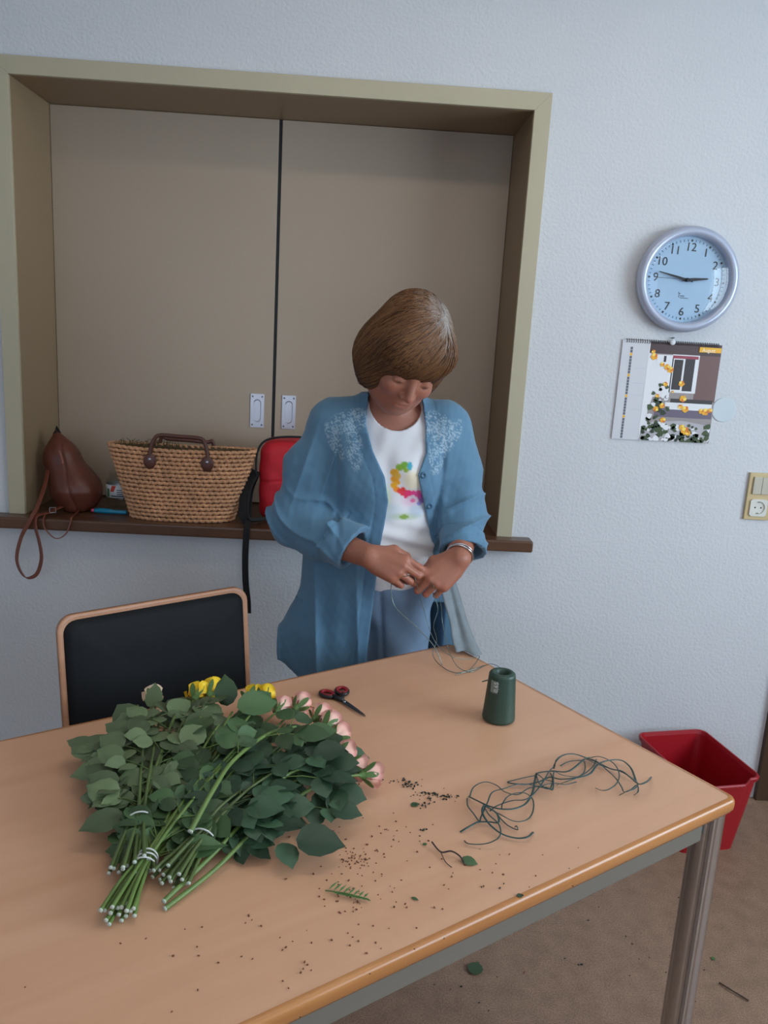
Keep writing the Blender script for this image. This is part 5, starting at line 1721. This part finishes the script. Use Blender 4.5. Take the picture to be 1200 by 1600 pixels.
B1 = [(-.400, -1.17, .775, None), (-.415, -1.10, .785, None), (-.385, -1.06, .81, None), (-.360, -1.05, .825, 'cream'), (-.345, -1.09, .84, None), (-.320, -1.045, .815, None), (-.300, -1.08, .84, None),
      (-.281, -1.040, .83, 'yellow'), (-.257, -1.02, .83, 'yellow'), (-.300, -1.12, .85, None), (-.250, -1.12, .85, None), (-.345, -1.16, .84, None)]
B2 = [(-.178, -1.020, .81, 'yellow'), (-.154, -1.025, .815, 'yellow'), (-.121, -1.050, .795, 'pink'), (-.085, -1.038, .80, 'pink'), (-.200, -1.10, .84, None), (-.215, -1.16, .85, None), (-.165, -1.12, .85, None),
      (-.105, -1.12, .83, None), (-.150, -1.18, .85, None), (-.230, -1.07, .83, None), (-.046, -1.075, .795, 'pink')]
B3 = [(-.030, -1.108, .80, 'pink'), (-.012, -1.160, .80, 'pink'), (-.028, -1.14, .83, 'pink'), (-.002, -1.215, .80, 'pink'), (-.075, -1.17, .83, None), (-.100, -1.22, .84, None), (-.060, -1.24, .83, None),
      (-.035, -1.29, .80, None), (-.130, -1.25, .84, None), (-.020, -1.33, .775, None), (-.09, -1.30, .82, None), (-.015, -1.205, .80, None)]
hk1 = {0: [((-.315, -1.405, .775), (-.62, -.42, .02), (0, -.2, 1), .068), ((-.33, -1.33, .78), (-.6, -.55, -.1), (-.3, 0, 1), .07), ((-.36, -1.27, .78), (-.95, -.25, -.1), (0, -.2, 1), .08), ((-.375, -1.20, .78), (-.9, .15, .0), (.2, -.2, 1), .055)],
       1: [((-.37, -1.15, .79), (-.6, .6, .3), (-.3, -.5, 1), .06), ((-.35, -1.08, .79), (-.1, .5, .6), (-.2, -1, .3), .05)]}
hk2 = {0: [((-.215, -1.06, .79), (-.15, .25, .9), (0, -1, .25), .060), ((-.255, -1.22, .81), (.3, .9, .15), (-.3, -.5, 1), .075), ((-.19, -1.11, .81), (.9, .4, .1), (0, -.6, 1), .08)]}
bunch('rose_bunch', 'bunch of roses with pale leaves and yellow heads at the left of the flower heap', (-.278, -1.512, .762), .034, (-.292, -1.409, .770), .0165, B1, 0, 4, M['stem'], 1, hk1)
bunch('rose_bunch', 'rose bunch whose bare stems, wound with white bands, reach nearest the viewer', (-.272, -1.588, .757), .026, (-.262, -1.492, .760), .0135, B2, 1, 4, M['stem_pale'], 3, hk2)
bunch('rose_bunch', 'dark-leaved bunch of pink roses on the right of the three tied bunches', (-.222, -1.520, .757), .030, (-.192, -1.440, .766), .0165, B3, 2, 4, M['stem'], 1)
def loose(label, path, mi, fl, ts, hooks=(), stem_m=None, rad=.0036):
    org = Vector((path[0][0], path[0][1], TZ))
    t = thing('rose', label, 'flower', org)
    rose_stem(t, org, path, rad, mi, fl, ts, stem_m or M['stem_pale'], 1.05, hooks)
loose('single pink rose, head farthest to the right, stem lying in front of the heap', [(-.219, -1.566, .7445), (-.165, -1.492, .752), (-.112, -1.405, .765), (-.035, -1.325, .785), (.012, -1.292, .785), (.044, -1.272, .778)], 2, 'pink', [.50, .62, .76],
      [((-.055, -1.448, .772), (.95, -.05, -.05), (0, -.25, 1), .074), ((-.075, -1.447, .765), (.35, -.8, -.05), (.1, 0, 1), .05)])
loose('single pink rose with its head second from the right, stem next to the front one', [(-.222, -1.558, .7495), (-.172, -1.470, .760), (-.130, -1.392, .775), (-.075, -1.31, .80), (-.01, -1.268, .79), (.016, -1.255, .783)], 2, 'pink', [.45, .58, .72], ())
loose('single thick-stemmed rose with a high cut end lying on top of the heap', [(-.206, -1.462, .790), (-.185, -1.39, .815), (-.165, -1.32, .825), (-.12, -1.22, .82), (-.07, -1.15, .80)], 1, None, [.55, .72, .9], (), M['stem_pale'], .0042)

# ------------------------------------------------------------------ scraps on the table
M['crumb'] = mat('brown_crumb', (110, 66, 40), .8)
M['soil'] = mat('dark_plant_crumb', (42, 46, 38), .8)
def crumbs(name, label, spots, mtl, s0=.0007, s1=.0015, cat='crumbs', loc=(0, 0, TZ)):
    r = random.Random(len(spots) * 7 + 1); bm = bmesh.new()
    for (cx, cy, sx, sy, n) in spots:
        for k in range(n):
            x, y = r.gauss(cx, sx), r.gauss(cy, sy); s = r.uniform(s0, s1)
            b2 = bmesh.new(); bmesh.ops.create_icosphere(b2, subdivisions=1, radius=s)
            for v in b2.verts: v.co *= r.uniform(.7, 1.2)
            bmesh.ops.transform(b2, matrix=Matrix.Translation((x - loc[0], y - loc[1], s * .7)) @ Matrix.Rotation(r.uniform(0, 3), 4, 'Z') @ Matrix.Diagonal((1.5, 1, .8, 1)), verts=b2.verts)
            me_ = bpy.data.meshes.new('t'); b2.to_mesh(me_); b2.free(); bm.from_mesh(me_); bpy.data.meshes.remove(me_)
    o = obj(name, bm, mtl); o.location = loc
    return tag(o, label, cat, None, 'stuff')
crumbs('brown_crumbs', 'fine brown plant crumbs scattered over the table in front of the flowers', [(.038, -1.449, .012, .012, 46), (.045, -1.47, .03, .04, 20), (.09, -1.37, .05, .02, 16), (.02, -1.53, .02, .012, 22), (.09, -1.52, .05, .02, 14), (-.03, -1.40, .03, .02, 14),
    (.10, -1.45, .08, .05, 16), (.0, -1.62, .10, .04, 34), (-.12, -1.66, .08, .05, 18), (.21, -1.47, .05, .03, 8), (.29, -1.45, .05, .03, 8), (.10, -1.25, .05, .03, 14), (.11, -1.40, .04, .03, 10)], M['crumb'])
crumbs('leaf_crumbs', 'small dark heap of leaf and stem crumbs on the table beyond the pink rose heads', [(.159, -1.263, .012, .008, 30), (.130, -1.238, .010, .006, 16), (.190, -1.270, .008, .006, 14), (.142, -1.296, .010, .006, 14), (.115, -1.225, .012, .004, 8), (.145, -1.366, .006, .004, 6), (.25, -1.50, .02, .01, 4), (.10, -1.225, .03, .012, 8)], M['soil'], .0008, .0022)
def scrap(name, label, p, d, L_, mi, cat='leaf', w=1.0):
    o = bpy.data.objects.new(name, LEAF[mi][rf_.randrange(5)]); COL.objects.link(o)
    o.matrix_world = Matrix.Translation(p) @ basis(d, (0, -.1, 1)) @ Matrix.Diagonal((L_, L_ * w, L_ * .6, 1))
    return tag(o, label, cat)
scrap('leaf_scrap', 'tiny green leaf scrap beside the dark crumb heap on the table', (.126, -1.30, TZ + .0015), (1, .5, .1), .016, 1)
scrap('leaf_scrap', 'very small green leaf bit just beyond the dark twig on the table', (.138, -1.405, TZ + .001), (1, .8, .1), .008, 1)
scrap('leaf_scrap', 'dark green leaf bit lying at the near edge of the table top', (.262, -1.516, TZ + .001), (1, .3, .1), .010, 2)
scrap('leaf_scrap', 'small olive leaf bit right of the feathery green sprig', (.112, -1.525, TZ + .001), (1, -.6, .1), .012, 1, 'leaf', .6)
# twig with a leaf
twO = (.180, -1.432, TZ)
tw = thing('twig', 'short dark twig with one small green leaf lying on the table', 'twig', twO)
bm = bmesh.new()
tube(bm, loc(spline([(.151, -1.405, .747), (.163, -1.425, .744), (.178, -1.428, .748), (.190, -1.436, .746), (.196, -1.448, .743)], 6), twO), .0013, 6)
tube(bm, loc(spline([(.163, -1.425, .744), (.168, -1.445, .742), (.176, -1.458, .742)], 5), twO), .0007, 5)
obj('stalk', bm, mat('dark_twig', (58, 44, 42), .6), tw, True)
o = bpy.data.objects.new('leaf', LEAF[1][2]); COL.objects.link(o); o.parent = tw
o.matrix_local = Matrix.Translation((.012, -.008, .004)) @ basis((1, -.35, .0), (0, -.2, 1)) @ Matrix.Diagonal((.026, .024, .02, 1))
# feathery sprig
sgO = (.022, -1.527, TZ)
sg = thing('green_sprig', 'small feathery green sprig lying on the table in front of the flowers', 'sprig', sgO)
bm = bmesh.new(); tube(bm, [(-.030, .010, .002), (0, 0, .006), (.030, -.008, .004)], .0009, 5); obj('stalk', bm, M['sepal'], sg)
sm = mat('fresh_green_needle', (70, 116, 58), .5)
for k in range(16):
    t = k / 15; s = -1 if k % 2 else 1
    p = Vector((-.026 + .052 * t, .009 - .016 * t, .0045)); L_ = .020 * (1 - .45 * t)
    d = Vector((.75, s * .75, .18)).normalized(); e = Vector((-d.y, d.x, 0)) * .0018
    bm = bmesh.new(); a = bm.verts.new(p - e * .4); b_ = bm.verts.new(p + d * L_ * .5 - e); c = bm.verts.new(p + d * L_); d_ = bm.verts.new(p + d * L_ * .5 + e); e_ = bm.verts.new(p + d * L_ * .5 + Vector((0, 0, .0008)))
    for q in ((a, b_, e_), (b_, c, e_), (c, d_, e_), (d_, a, e_)): bm.faces.new(q)
    obj('leaflet', bm, sm, sg)

# ------------------------------------------------------------------ bits on the floor
scrap('fallen_leaf', 'dark green leaf piece on the floor under the near table edge', (.352, -.840, .004), (.4, .9, .1), .046, 1, 'leaf', 1.1)
scrap('fallen_leaf', 'tiny green leaf bit on the floor right of the chrome table leg', (.972, -.770, .002), (.6, .9, .1), .014, 1)
bm = bmesh.new(); tube(bm, spline([(-.022, .028, .003), (-.006, .006, .005), (.012, -.012, .004), (.026, -.026, .003)], 6), .0018, 6)
o = obj('stalk_scrap', bm, mat('brown_stalk', (70, 52, 40), .7), None, True); o.location = (.978, -.873, 0)
tag(o, 'thin dark plant stalk lying on the floor in the lower right corner', 'twig')
crumbs('floor_crumbs', 'scattered dark plant crumbs on the brown floor', [(.65, -.75, .25, .15, 14), (.95, -.75, .12, .12, 9), (.35, -.9, .1, .1, 5)], M['soil'], .0012, .0026, 'crumbs', (.6, -.8, 0))
